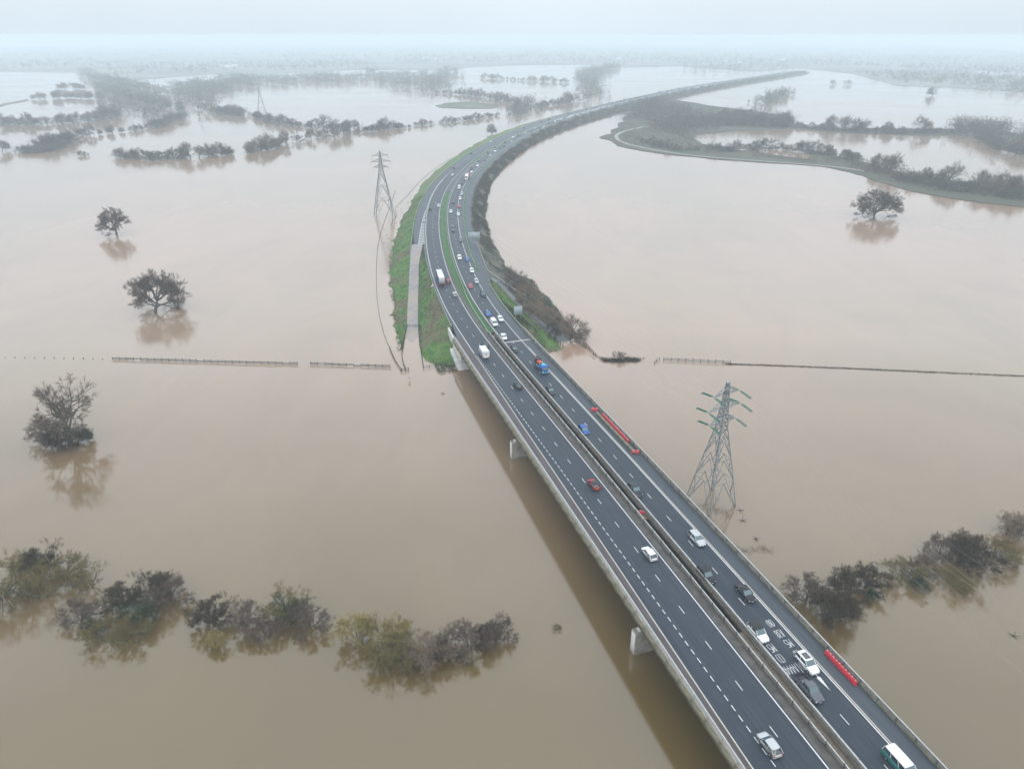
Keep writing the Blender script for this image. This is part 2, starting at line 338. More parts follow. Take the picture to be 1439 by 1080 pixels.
def stroke(mb,pts,w,dz):
    for (a,b_) in zip(pts[:-1],pts[1:]):
        a=np.array(a);b_=np.array(b_);d=b_-a;L=np.linalg.norm(d);d/=L;nn=np.array([-d[1],d[0]])*w/2;a=a-d*w*.3;b_=b_+d*w*.3
        q=[a-nn,b_-nn,b_+nn,a+nn]; p=[RD(x[0],x[1],dz) for x in q]; mb.add(p,[[0,1,2,3]])
def roadtext(txt,s_bot,s_top,o_l,o_r,w=.085):
    mb=MB(); n_=len(txt); cw=(o_l-o_r)/n_
    for i,ch in enumerate(txt):
        ox=o_l-cw*i-cw*.1
        for pl in G[ch]:
            q=[(s_bot-(s_bot-s_top)*y,ox-cw*.8*x) for x,y in pl]
            stroke(mb,q,w,.008+.0004*i)
    # strokes cross each other: step each quad up a hair so that no two lie in one plane
    k=0
    for v in mb.v: v[:,2]+=.0006*(k%12); k+=1
    return tag(mb.build('road_lettering',paint),kind='structure')
roadtext('(N)',14.8,13.1,10.45,9.05); roadtext('A38',12.2,10.5,10.5,9.0); roadtext('M5',9.8,8.1,10.45,9.2); roadtext('(N)',7.3,5.6,10.5,9.1)
roadtext('M5',9.9,8.1,6.95,5.75); roadtext('(T)',7.5,5.7,7.0,5.7); roadtext('A4440',4.9,3.2,7.75,5.0,.08); roadtext('10',4.9,3.2,9.5,8.4); roadtext('|',4.9,3.2,8.3,7.9)
ar=MB(); ribbon(ar,1.0,4.2,9.68,9.84,.006); p=[RD(1.2,9.40,.007),RD(-1.6,9.78,.007),RD(1.2,10.12,.007),RD(1.6,9.76,.007)]; ar.add(p,[[0,1,2,3]])
tag(ar.build('direction_arrow',paint),kind='structure')
#PART2
# ================================================================== bridge
SB0=-60
bridge=thing('road_bridge','long twin deck motorway bridge of concrete and steel crossing the flooded river','bridge')
mb=MB()
def slab(mb,o0,o1,z0,z1,s0=SB0,s1=S_AB):
    s=steps(s0,s1,6); a=fo(o0)(s); b=fo(o1)(s)
    mb.loft(np.stack([RD(s,a,z0),RD(s,b,z0),RD(s,b,z1),RD(s,a,z1)],1))
slab(mb,lambda s:fo(PARL)(s)-.30,2.2,-1.1,-.03); mb.build('deck',concrete,bridge)
mb=MB(); slab(mb,4.3,15.3,-1.1,-.03); mb.build('deck',concrete,bridge)
for o in (-9.6,-6.4,-3.2,.2):
    mb=MB(); bar(mb,SB0,S_AB,o,.5,-3.3,-1.12); bar(mb,SB0,S_AB,o,1.1,-3.45,-3.302); mb.build('girder',steel_dk,bridge)
for o in (5.6,8.6,11.6,14.0):
    mb=MB(); bar(mb,SB0,S_AB,o,.5,-3.3,-1.12); bar(mb,SB0,S_AB,o,1.1,-3.45,-3.302); mb.build('girder',steel_dk,bridge)
# coping blocks along the outer edges, each its own piece
def coping(side,pl,off,h0,h1,wd,m,nm='coping_block'):
    bm_=MB().box((0,0,0),(3.94,wd,h1-h0)); me=bm_.mesh(nm,m)
    for i,s in enumerate(np.arange(SB0+2,S_AB-1,4.0)):
        o=float(fo(pl)(s))+off; c=RD(s,o,(h0+h1)/2); link(nm,me,bridge,c,heading(s)-(0.006 if side<0 else 0))
coping(-1,PARL,-.48,-1.25,.12,.34,conc_fascia)
coping(1,15.3,.17,-1.1,.22,.34,conc_fascia)
coping(1,2.2,.12,-1.0,.16,.24,conc_d)
coping(1,4.3,-.12,-1.0,.16,.24,conc_d)
# left parapet: mesh infill panels between posts
pm=MB()
for x in np.linspace(-1.88,1.88,27): pm.box((x,0,.58),(.055,.05,.80))
for z in (.16,1.0): pm.box((0,.0,z),(3.86,.09,.06))
pm.box((0,0,.57),(3.8,.03,.05))
panel_me=pm.mesh('mesh_panel',mesh_m); post_me=MB().box((0,0,.58),(.14,.16,1.16)).mesh('post',galv)
par=link('mesh_parapet',None,bridge)
mb=MB(); bar(mb,SB0,S_AB,lambda s:fo(PARL)(s)-.05,.20,1.14,1.24); mb.build('top_rail',galv,par)
for s in np.arange(SB0+2,S_AB-1,4.0):
    o=float(fo(PARL)(s))-.05
    link('mesh_panel',panel_me,par,RD(s,o,.08),heading(s)-.006); link('post',post_me,par,RD(s+2,float(fo(PARL)(s+2))-.05,.0),heading(s))
mb=MB(); bar(mb,SB0,S_AB,lambda s:fo(PARL)(s)-.05,.5,0.005,.14); mb.build('plinth',concrete,par)
# rail parapets: right edge and the two inner edges
post2=MB().box((0,0,.60),(.10,.14,1.20)).box((0,-.08,.3),(.14,.12,.4),taper=.6).mesh('post',darkrail)
def railpar(name,o,flip,zs=(.42,.70,.98,1.22),s0=SB0,s1=S_AB,plinth=.28,pc=conc_fascia,rm_=None):
    p=link(name,None,bridge)
    for z in zs:
        mb=MB(); bar(mb,s0,s1,o,.13 if z<zs[-1] else .20,z-.06,z+.06,0,6); mb.build('rail',(rm_ or galv) if z<zs[-1] else galv,p)
    mb=MB(); bar(mb,s0,s1,o,.42,.005,plinth,0,6); mb.build('plinth',pc,p)
    for s in np.arange(s0+1,s1,3.8): link('post',post2,p,RD(s,float(fo(o)(s))+(-.14 if flip else .14),.0),heading(s)+(0 if flip else math.pi))
railpar('rail_parapet',15.22,True,rm_=galv_d)
railpar('rail_parapet',2.12,True,zs=(.40,.68,.96),plinth=.2,pc=conc_d,rm_=galv_d)
railpar('rail_parapet',4.42,False,zs=(.40,.68,.96),plinth=.2,pc=conc_d,rm_=galv_d)
# cover over the gap between the decks, near end; a short platform farther on
mb=MB(); slab(mb,2.46,4.05,-.35,-.25,SB0,14); mb.build('gap_cover',mat('gap_cover',(.11,.085,.06),.9,(.17,.14,.11),scale=1.2),bridge)
mb=MB(); slab(mb,2.46,4.05,-.35,-.25,49,52.5); mb.build('gap_cover',MATS['gap_cover'],bridge)
for i,s in enumerate(np.arange(18,S_AB,6.0)):
    if 47<s<54: continue
    mb=MB(); slab(mb,2.47,4.04,-1.6,-1.25,s,s+.5); mb.build('cross_brace',concrete if i%3==0 else steel_dk,bridge)
# piers
def pier(s):
    p=link('pier',None,bridge); zt=4.9; zb=-1.6
    def prof(sc,z): 
        pts=[(-12.2,-.75),(-12.0,-.95),(14.6,-.95),(14.8,-.75),(14.8,.75),(14.6,.95),(-12.0,.95),(-12.2,.75)]
        return np.array([np.r_[RD(s+b_,a_)[:2],z] for a_,b_ in pts])
    MB().loft([prof(1.0,zb),prof(1.0,zt)]).build('pier_wall',concrete,p)
    for o in (-10.9,-9.6,-6.4,-3.2,.2,5.6,8.6,11.6,14.0):
        c=RD(s,o); zt2=float(c[2])-3.46
        mbb=MB(); h=(zt2-zt) if o>-10 else .5
        mbb.box((c[0],c[1],zt+h/2+.003),(1.0,1.0,h-.006),heading(s)); mbb.build('bearing_plinth',conc_pale,p)
    mbb=MB(); c=RD(s,-12.23); mbb.box((c[0],c[1],1.66),(1.46,.08,6.4),heading(s)); mbb.build('lit_end_strip',conc_pale,p)  # added pale slab: paints the light falling on the narrow end face
for s in (23.7,96.3,-49): pier(s)
# abutment: bank seat, wing walls
mb=MB(); s=S_AB
c=[RD(s-1.2,-11.0),RD(s-1.2,15.0),RD(s+2,15.0),RD(s+2,-11.0)]
lo=[np.r_[q[:2],-1] for q in c]; hi=[np.r_[q[:2],q[2]-1.15] for q in c]; mb.loft([lo,hi]); mb.build('abutment_wall',concrete,bridge)
mb=MB()
for (sa,sb,za,zb_) in [(153.5,176,.2,2.6)]:
    a=[RD(sa,-11.45)[:2],RD(sb,-10.75)[:2],RD(sb,-10.25)[:2],RD(sa,-10.95)[:2]]
    mb.loft([[np.r_[a[0],4.1],np.r_[a[1],4.8],np.r_[a[2],4.8],np.r_[a[3],4.1]],[np.r_[a[0],7.75],np.r_[a[1],8.2],np.r_[a[2],8.2],np.r_[a[3],7.75]]])
mb.build('wing_wall',conc_pale,bridge)
mb=MB(); a=[RD(166,-12.3)[:2],RD(155,-11.6)[:2],RD(155,15.0)[:2],RD(166,15.0)[:2]]
mb.add([np.r_[a[0],4.2],np.r_[a[1],-.3],np.r_[a[2],-.3],np.r_[a[3],4.2],np.r_[a[0],-1],np.r_[a[3],-1]],[[0,1,2,3]]); mb.add([np.r_[a[0],4.2],np.r_[a[0],-1],np.r_[a[1],-.3]],[[0,1,2]])
mb.build('paved_slope',conc_pale,bridge)
# ================================================================== embankments
def terr(name,s0,s1,cols,m,st=3.0,jit=.15,parent=None,edgej=1.0):
    "cols: list of (offset fn, absolute z fn)"
    s=steps(s0,s1,st); n_=len(s); O=np.stack([fo(c[0])(s)+0*s for c in cols],1); Z=np.stack([c[1](s)+0*s for c in cols],1)
    if jit:
        J=rng.normal(0,jit,Z.shape); J[:,0]=0; J[:,-1]=0; Z=Z+J
    Sg=np.repeat(s[:,None],O.shape[1],1); V=RD(Sg,O); V[...,2]=Z
    k=O.shape[1]; i,j=np.meshgrid(np.arange(n_-1),np.arange(k-1),indexing='ij'); q=(i*k+j).ravel()
    mb=MB(); mb.add(V.reshape(-1,3),np.stack([q,q+1,q+k+1,q+k],1)); return tag(mb.build(name,m,None,True),kind='structure')
ZR=lambda s:zroad(np.interp(s,SS,YY))
ii=lambda a:fo(a)
WL=ii([(150,-29.5),(172,-29),(181,-28.6),(192,-27.6),(201,-27),(230,-26),(257,-26.3),(293,-26.3),(334,-25.2),(376,-24.4),(423,-22.4),(470,-24),(534,-26.9),(605,-29),(694,-32),(790,-36),(900,-36),(1032,-34),(2900,-32)])
SL=ii([(150,-30),(162.7,-29.3),(172,-28.6),(180,-27.0),(190,-24.9),(200,-22.8),(214,-21.3),(229,-19.6),(247,-18.1),(270,-16.7),(309,-14.6),(325,-14.3)])
SR=ii([(150,-23.4),(161.5,-22.9),(170,-22.3),(182,-20.8),(194,-19.2),(208,-17.6),(224,-15.7),(247,-13.7),(270,-12.3),(300,-9.0),(325,-8.9)])
ZS=ii([(150,-.6),(178,-.12),(192,.02),(214,.7),(247,2.6),(275,4.9),(300,7.0),(325,6.85)])
zser=lambda s:np.minimum(ZS(s),ZR(s)-.05)
LO=ii(LOUT)
def mixf(a,b,t): return lambda s:a(s)*(1-t)+b(s)*t
wob=lambda s:.7*np.sin(s*.11)+.5*np.sin(s*.31+1)+.25*np.sin(s*.8)
WLw=lambda s:WL(s)+wob(s)*.8
# outer bank left of the service road / road
ZL0=lambda s:np.where(s<184,np.interp(s,[150,178,184],[-.8,-.25,0]),0)
cols=[(lambda s:WLw(s)-4,lambda s:-.6+0*s),(WLw,lambda s:.02+ZL0(s))]
for t in (.25,.5,.75): cols.append((mixf(WLw,SL,t),(lambda t:lambda s:(zser(s)*t**.8+.25*np.sin(t*3.1))*1.0+ZL0(s))(t)))
cols.append((SL,lambda s:zser(s)+.05*0))
terr('embankment_grass_outer',152,322,cols,grass)
cols=[(lambda s:WLw(s)-4,lambda s:-.6+0*s),(WLw,lambda s:.02+0*s)]
LOv=lambda s:LO(s)
for t in (.25,.5,.75): cols.append((mixf(WLw,LOv,t),(lambda t:lambda s:(ZR(s)-.1)*t**.85)(t)))
cols+= [(LOv,lambda s:ZR(s)-.03)]
terr('embankment_grass_left',322,SE,cols,grass,4)
terr('service_road',150,301,[(SL,zser),(mixf(SL,SR,.5),lambda s:zser(s)+.05),(SR,zser)],pathm,3,.0)
# wedge between service road and main carriageway
drop=lambda s:np.clip((s-158.5)/22,0,1)**.8
LOi=ii([(150,-12.4),(166,-11.0),(180,-8.5),(300,-8.8),(325,-8.9)])
SRi=lambda s:np.maximum(SR(s)+.05,ii([(150,-16),(158.9,-17.5),(161,-18),(163,-20),(166.3,-21.6),(175,-22.0),(190,-30),(400,-30)])(s))
cols=[(SRi,lambda s:zser(s)+.02)]
for t in (.2,.4,.6,.8,.93): cols.append((mixf(SRi,LOi,t),(lambda t:lambda s:(zser(s)*(1-t)+(ZR(s)-.2)*t**.9)*drop(s)-.5*(1-drop(s)))(t)))
cols.append((LOi,lambda s:(ZR(s)-.04)*np.where(s<168,drop(s)*.8,1)-.5*(1-drop(s))))
terr('embankment_grass_wedge',156,301,cols,grass,2.2,.12)
# grass median
GL=ii([(172,1.92),(196,1.92),(225,1.5),(260,1.0),(300,.8),(445,.8),(446,1.4),(2900,1.2)]); GR=ii([(172,4.4),(192,4.7),(445,4.7),(2900,4.6)])
cz=lambda dz:(lambda s:ZR(s)+dz)
terr('median_grass',167,442,[(GL,cz(.01)),(mixf(GL,GR,.3),cz(-.15)),(mixf(GL,GR,.65),cz(-.15)),(GR,cz(.01))],grass_med,3,.03)
surf('median_paving',442,560,1.2,4.75,hardsh,.004)
surf('median_grass_far',560,SE,1.2,4.7,grass_med,.01)
surf('median_strip_left',442,SE,.68,1.2,dirt,.0)
surf('median_edge_right',166,442,[(166,4.3),(192,4.7),(445,4.7)],4.75,dirt,.0)
# right side
RO=ii(ROUT)
PL=ii([(150,33),(164,31.2),(172,30.1),(187,27.4),(198,24.9),(215,21.4),(232,17.5)]); PR=ii([(150,38.5),(164,36.4),(175,34),(183,31.7),(192,29),(205,25.6),(213,23.8),(228,21.2),(236,17.9)])
ZP=ii([(150,-.6),(168,-.1),(176,.3),(190,1.9),(205,4.1),(215,5.7),(224,7.2),(232,7.8),(236,7.7)])
zpath=lambda s:np.minimum(ZP(s),ZR(s)-.05)
terr('cycle_path',150,234,[(PL,zpath),(mixf(PL,PR,.5),lambda s:zpath(s)+.04),(PR,zpath)],pathb,3,0)
drp=lambda s:np.clip((s-160)/14,0,1)**.7
ROi=ii([(150,16.0),(166,15.5),(200,15.25),(224,15.5),(232,17.4)])
cols=[(ROi,lambda s:(ZR(s)-.05)*np.where(s<168,drp(s)*.8,1)-.4*(1-drp(s)))]
for t in (.2,.45,.7,.9): cols.append((mixf(ROi,PL,t),(lambda t:lambda s:((ZR(s)-.2)*(1-t)**1.1+zpath(s)*t)*drp(s)-.4*(1-drp(s)))(t)))
cols.append((PL,lambda s:zpath(s)+.01))
terr('embankment_grass_path_side',158,231,cols,grass,2.2,.12)
WR=ii([(150,37.5),(160,38),(170,38.5),(197,41),(215,43),(230,40.5),(249,40),(262,34.7),(272,32),(301,30.8),(331,29.4),(384,28.9),(432,30),(495,28.5),(532,28),(598,28),(723,28.5),(829,31),(921,36),(1031,38),(1100,40),(2900,36)])
WRw=lambda s:WR(s)+wob(s)*.7
PR2=lambda s:np.where(s<234,PR(s),RO(s)+.0)
ZPP=lambda s:np.where(s<234,zpath(s),ZR(s)-.03)
cols=[(PR2,ZPP)]
for t in (.3,.6,.85): cols.append((mixf(PR2,WRw,t),(lambda t:lambda s:ZPP(s)*(1-t)**1.1+.25*np.clip(ZPP(s),0,.6)*(1-t))(t)))
cols+=[(WRw,lambda s:-.03+0*s),(lambda s:WRw(s)+3,lambda s:-.7+0*s)]
terr('embankment_scrub_ground',150,SE,cols,scrub_m,4,.1)
# narrow planted strip with barrier between the carriageway and the slip road
ST=ii([(249,13.2),(277,13.3),(312,13.9),(357,14.6),(453,14.8),(700,15),(2900,14.5)])
terr('splitter_strip',247,SE,[(ST,cz(.012)),(lambda s:ST(s)+.55,cz(.16)),(lambda s:ST(s)+1.1,cz(.012))],grass_med,5,.0)
# ================================================================== safety barriers on the embankment
def barrier(label,s0,s1,o,group=None,h=.7,two=False):
    t=thing('safety_barrier',label,'barrier',group=group)
    st_=3 if s1-s0<500 else 6
    mb=MB(); bar(mb,s0,s1,o,.09,h-.30,h,0,st_); mb.build('beam',galv,t)
    mb=MB(); ss=np.arange(s0,s1,3.2); pts=RD(ss,fo(o)(ss)+.10,-.02)
    up=pts.copy(); up[:,2]+=h; mb.tubes(pts,up,.06,.06,4); tag(mb.build('posts',darkrail,t),kind='stuff')
barrier('long steel barrier along the left verge of the main carriageway above the service road',176,298,[(176,-9.3),(196,-8.5),(240,-8.5),(288,-8.7),(298,-8.7)])
barrier('steel barrier on the outer left edge beside the hatched merge area and bend',264,1500,[(264,-16.6),(279,-16.0),(325,-14.8),(378,-14.2),(428,-13.3),(497,-12.7),(2900,-11.8)])
barrier('steel barrier on the left side of the green median strip',167,1500,[(167,2.1),(172,2.4),(210,3.0),(225,3.9),(445,4.3),(2900,3.2)])
barrier('steel barrier on the right side of the green median strip beside the queue',167,1500,[(167,4.5),(192,4.72),(445,4.75),(2900,4.6)])
barrier('steel barrier in the planted strip between the queue and the empty slip road',250,1500,lambda s:ST(s)+.3)
barrier('steel barrier between the hard shoulder and the grass bank by the small blue-grey sign',167,224,[(167,15.3),(200,15.3),(224,15.5)])
barrier('steel barrier curving down between the cycle path and the scrub',204,300,[(204,27.0),(213,24.6),(228,21.7),(244,18.0),(279,18.8),(300,18.7)])
# ================================================================== land patches
def patch(name,px,z,m,skirt=.8,wz=0):
    v=np.array([P(u,w,z) for u,w in px]); vv=[]
    for i in range(len(v)):
        a=v[i]; b_=v[(i+1)%len(v)]; k=max(1,int(np.linalg.norm(b_-a)/9))
        for f in range(k): q=a+(b_-a)*f/k; q[:2]+=rng.normal(0,1.0,2)+2.2*np.array([math.sin(q[1]*.08+q[0]*.05),math.cos(q[0]*.07)]); vv.append(q)
    v=np.array(vv); n_=len(v)
    mb=MB(); lo_=v.copy(); c=v.mean(0); lo_=c+(v-c)*1.0; lo_[:,2]=-skirt
    V=np.concatenate([v,lo_]); mb.add(V,[list(range(n_))]); mb.add(np.zeros((0,3)),np.zeros((0,4),int)) if False else None
    F=[[i,(i+1)%n_,n_+(i+1)%n_,n_+i] for i in range(n_)]; mb.f.append(np.array(F)); mb.mi.append(np.zeros(n_,int))
    return tag(mb.build(name,m),kind='structure')
farp=[(-900,104),(-300,103),(0,101),(112,102),(150,112),(185,113),(300,104),(336,112),(400,108),(500,106),(535,98),(640,99),(655,95),(720,92),(820,91),(880,95),(960,93),(1025,98),(1060,101),(1125,96),(1200,104),(1260,120),(1360,124),(1440,130),(1900,140),(2400,150)]
v=[P(u,w,.4) for u,w in farp]+[np.array([5880,11700,.4]),np.array([-5880,11700,.4])]
v=np.array(v); v[:,0]=np.clip(v[:,0],-5880,5880)
mb=MB(); mb.add(v,[list(range(len(v)))]); tag(mb.build('far_farmland',farland),kind='structure')
patch('grass_island',[(612,148),(630,144.5),(655,143),(685,145),(706,149),(690,152),(650,152.5),(622,151)],.5,mud)
patch('river_bank_land',[(845,193),(862,184),(868,176),(895,150),(950,140),(1010,150),(1105,162),(1112,180),(1040,184),(975,188),(975,197),(1010,207),(1080,217),(1150,226),(1155,232),(1080,228),(1000,223),(940,217),(905,211),(868,204)],.45,mat('river_meadow',(.050,.062,.030),.95,(.085,.075,.05),scale=.02,detail=6))
patch('river_bank_right',[(1138,209),(1215,228),(1262,240),(1330,254),(1439,262),(1600,285),(1600,300),(1439,291),(1380,284),(1310,274),(1262,264),(1225,250),(1170,236),(1138,231)],.4,MATS['river_meadow'])
patch('far_bank_right',[(1100,178),(1160,185),(1235,189),(1300,190),(1365,190),(1400,208),(1439,218),(1600,240),(1600,195),(1439,190),(1400,182),(1300,181),(1200,180)],.35,MATS['river_meadow'])
patch('left_bank_strip',[(-60,151),(0,147),(40,139),(42,141),(0,149.5),(-60,154)],.4,mud)
tr=MB(); px=[(905,178),(880,184),(868,189),(868,195),(880,201.5),(912,209),(955,216),(1003,221),(1080,227),(1160,233),(1215,240)]
c=np.array([P(a,b_,.5) for a,b_ in px]); 
from itertools import accumulate
def pathstrip(mb,c,w,mi=0):
    d=np.gradient(c,axis=0); d/=np.linalg.norm(d,axis=1,keepdims=True); nn=np.stack([-d[:,1],d[:,0],0*d[:,0]],1)*w/2
    V=np.stack([c-nn,c+nn],1).reshape(-1,3); F=[[2*i,2*i+1,2*i+3,2*i+2] for i in range(len(c)-1)]; mb.add(V,F,mi)
def smooth_px(px,z=0,n=8):
    c=np.array([P(a,b_,z) for a,b_ in px]); t=np.r_[0,np.cumsum(np.linalg.norm(np.diff(c,axis=0),axis=1))]
    out=[]
    for i in range(len(c)-1):
        p0=c[max(i-1,0)];p1=c[i];p2=c[i+1];p3=c[min(i+2,len(c)-1)]
        for k in np.linspace(0,1,n,endpoint=False):
            out.append(.5*((2*p1)+(-p0+p2)*k+(2*p0-5*p1+4*p2-p3)*k*k+(-p0+3*p1-3*p2+p3)*k**3))
    out.append(c[-1]); return np.array(out)
pathstrip(tr,smooth_px(px,.52),4.0); tag(tr.build('river_track',trackm),kind='structure')
#PART3
# ================================================================== trees
UP=np.array([0,0,1.])
def unit(v): return v/max(np.linalg.norm(v),1e-9)
def grow(seed,H,trunk,r0,levels,ang,ratio,nchild,twn,twl,tww,trop=.25,wobv=.16,stems=1,lean=0.0,low=0.35,flat=1.0,side_n=3):
    "a leafless tree: returns trunk mesh data and crown mesh data"
    rg=np.random.default_rng(seed); seg=[[] for _ in range(levels+1)]; tips=[]
    def perp(d):
        r=rg.normal(size=3); r-=d*(r@d); return unit(r)
    def br(p,d,L,r,lv):
        n_=4 if lv==0 else 3 if lv<3 else 2
        q=p
        for i in range(n_):
            d=unit(d+rg.normal(0,wobv,3)+UP*trop*(.25 if lv<2 else .1)*(1 if d[2]<.8 else 0)); q2=q+d*L/n_*np.array([flat,flat,1]); ra=r*(1-.45*i/n_); rb=r*(1-.45*(i+1)/n_)
            seg[lv].append((q,q2,ra,rb)); 
            if lv<levels and (i+1)/n_>=low and (lv>0 or i>=n_-3):
                k=1 if i<n_-1 else 0; k0=side_n
                for _ in range(k if lv>0 else k0):
                    a=R((ang[min(lv,len(ang)-1)] if lv else 66)*rg.uniform(.85,1.25)); dd=unit(d*math.cos(a)+perp(d)*math.sin(a))
                    br(q2,dd,L*ratio[min(lv,len(ratio)-1)]*rg.uniform(.7,1.05),rb*.62,lv+1)
            if lv>=levels-1: tips.append((q2,d))
            q=q2
        if lv<levels:
            k=nchild[min(lv,len(nchild)-1)]; ph=rg.uniform(0,6.28); a0=perp(d); b0=np.cross(d,a0)
            for j in range(k):
                a=R(ang[min(lv,len(ang)-1)]*rg.uniform(.25 if lv==0 else .5,1.1)); t=ph+j*6.283/k+rg.normal(0,.3)
                dd=unit(d*math.cos(a)+(a0*math.cos(t)+b0*math.sin(t))*math.sin(a)); 
                if dd[2]<-.25: dd[2]*=.3; dd=unit(dd)
                br(q,dd,L*ratio[min(lv,len(ratio)-1)]*rg.uniform(.8,1.1),r*.5,lv+1)
    if stems==1: br(np.array([0,0,-.6]),unit(np.array([rg.normal(0,.08),rg.normal(0,.08),1])),trunk*H,r0*H,0)
    else:
        for j in range(stems):
            t=rg.uniform(0,6.28); a=R(lean)*math.sqrt(rg.uniform(.02,1)); o=np.array([math.cos(t),math.sin(t),0])
            br(np.array([0,0,-.6])+o*rg.uniform(0,.06)*H,unit(o*math.sin(a)+UP*math.cos(a)),trunk*H*rg.uniform(.7,1.1),r0*H*rg.uniform(.6,1),1)
    t0=MB(); 
    for lv in (0,1,2):
        if lv<=levels and seg[lv]:
            a=np.array([[*x[0],*x[1],x[2],x[3]] for x in seg[lv]]); t0.tubes(a[:,:3],a[:,3:6],a[:,6],a[:,7],6 if lv==0 else 4 if lv==1 else 3)
    c0=MB()
    for lv in range(3,levels+1):
        if seg[lv]:
            a=np.array([[*x[0],*x[1],x[2],x[3]] for x in seg[lv]]); w=np.maximum(a[:,6]*2.0,.045); c0.blades(a[:,:3]-(a[:,3:6]-a[:,:3])*.1,a[:,3:6]+(a[:,3:6]-a[:,:3])*.6,w)
    P0=np.array([t[0] for t in tips]); D=np.array([t[1] for t in tips]); k=twn
    p=np.repeat(P0,k,0); d=np.repeat(D,k,0)+rg.normal(0,.62,(len(P0)*k,3)); d/=np.linalg.norm(d,axis=1,keepdims=True)
    L=twl*rg.uniform(.5,1.2,(len(p),1)); p=p-d*0.0+rg.normal(0,.08,p.shape)*twl
    q=p+d*L
    ok=(q[:,2]>.15)&(p[:,2]>-.1); c0.blades(p[ok],q[ok],tww)
    return t0,c0
PROTO={}
def proto(key,name,bm,tm,**kw):
    t0,c0=grow(**kw); PROTO[key]=(t0.mesh('trunk',bm),c0.mesh('crown',tm),name)
proto('oak1','bare_oak_tree',bark,twig,seed=3,H=21,trunk=.30,r0=.036,levels=5,ang=(50,44,38,36,34),ratio=(.98,.66,.66,.62,.6),nchild=(5,3,3,2,2),twn=9,twl=1.3,tww=.045,trop=.35)
proto('oak2','bare_oak_tree',bark,twig,seed=11,H=20,trunk=.30,r0=.034,levels=5,ang=(52,46,38,36,34),ratio=(.85,.66,.66,.62,.6),nchild=(4,3,3,2,2),twn=9,twl=1.2,tww=.045,side_n=2,trop=.3)
proto('oak3','bare_oak_tree',bark,twig_d,seed=23,H=23,trunk=.2,r0=.04,levels=5,ang=(58,42,38,36,34),ratio=(1.65,.66,.64,.62,.6),nchild=(6,3,3,2,2),twn=9,twl=1.3,tww=.055,trop=.2)
proto('split','old_gappy_tree',bark_g,twig,seed=41,H=24,trunk=.30,r0=.036,levels=5,ang=(60,48,42,38,36),ratio=(.66,.70,.66,.62,.6),nchild=(3,2,3,2,2),twn=5,twl=1.0,tww=.04,trop=.35,low=.45,side_n=2)
WK=dict(trop=.35,stems=11,lean=64,trunk=.40,r0=.018,ang=(30,34,34,34),ratio=(.7,.66,.64,.6),nchild=(2,3,2,2),levels=5,twl=1.15,tww=.048)
proto('bushA','bushy_willow',bark,twig_d,seed=5,H=14,twn=7,**WK)
proto('bushB','bushy_willow',bark,twig,seed=6,H=14,twn=5,**WK)
proto('bushO','bushy_willow',bark_g,twig_o,seed=7,H=14,twn=5,**WK)
proto('bushY','bushy_willow',bark_g,twig_y,seed=8,H=14,twn=6,**{**WK,'lean':30,'stems':10})
proto('bushR','bushy_willow',bark,twig_r,seed=9,H=14,twn=5,**{**WK,'lean':35})
proto('bushG','bushy_willow',bark_g,leaf_g,seed=10,H=14,twn=7,**{**WK,'stems':6})
proto('open','open_willow',bark_g,twig_o,seed=31,H=20,twn=4,trunk=.28,r0=.022,stems=4,lean=46,levels=5,ang=(36,38,36,34,34),ratio=(.8,.72,.66,.62,.6),nchild=(3,3,2,2,2),twl=1.0,tww=.055,trop=.35)
MK=dict(levels=4,ang=(46,40,38,34),ratio=(.85,.72,.68,.6),nchild=(4,3,2,2),trop=.35,stems=1,side_n=3)
proto('mid1','bare_round_tree',bark,twig,seed=51,H=16,trunk=.22,r0=.03,twn=4,twl=1.8,tww=.055,**MK)
proto('mid2','bare_round_tree',bark,twig,seed=52,H=16,trunk=.26,r0=.028,twn=4,twl=1.8,tww=.055,**MK)
proto('midR','bare_round_tree',bark,twig_r,seed=53,H=16,trunk=.2,r0=.03,twn=4,twl=1.8,tww=.055,**MK)
LK=dict(trop=.4,stems=7,lean=60,trunk=.45,r0=.02,ang=(36,36,36),ratio=(.7,.66,.6),nchild=(2,2,2),levels=4,twn=4,twl=1.9,tww=.10)
proto('low1','hedge_bush',bark,twig_d,seed=61,H=9,**LK)
proto('low2','hedge_bush',bark,twig,seed=62,H=9,**LK)
proto('lowG','hedge_bush',bark_g,scrub_m,seed=63,H=9,**LK)
def tree(key,loc,rz,sc,label,cat='tree',group=None,sz=None,name=None):
    tm,cm,nm=PROTO[key]; t=thing(name or nm,label,cat,loc,rz,group); t.scale=(sc,sc,sz or sc)
    link('trunk',tm,t); link('crown',cm,t); return t
def at(u,v,z=0): return tuple(P(u,v,z))
# ---------- single trees standing in the flood
tree('oak2',at(164,329),1.2,.93,'small bare oak alone in the flood, farthest of the three lone trees at left')
tree('oak1',at(219,440),2.6,.98,'broad bare oak with domed crown and its reflection in the flood at left')
c_=tree('split',at(99,622),3.7,1.05,'tall gappy old tree with dark undergrowth round its foot, left of the fence line','tree',sz=1.22)
oak=tree('oak3',at(1228,303),.6,1.0,'wide low dark oak alone in the flood before the river bank at right',sz=.9)
tree('mid1',at(692,188),2.0,1.15,'bare roadside tree in the water just left of the road bend')
for k_,(u,v,key,sc) in enumerate([(88,626,'bushA',.55),(108,624,'bushA',.50),(72,618,'bushB',.60),(122,617,'bushG',.28)]):
    tree(key,at(u,v),k_*1.7,sc,['dark bush at the foot of the gappy old tree, front centre','dark bush at the foot of the gappy old tree, on its right','dark bush at the foot of the gappy old tree, on its left','small green bush right of the gappy old tree'][k_],'bush')
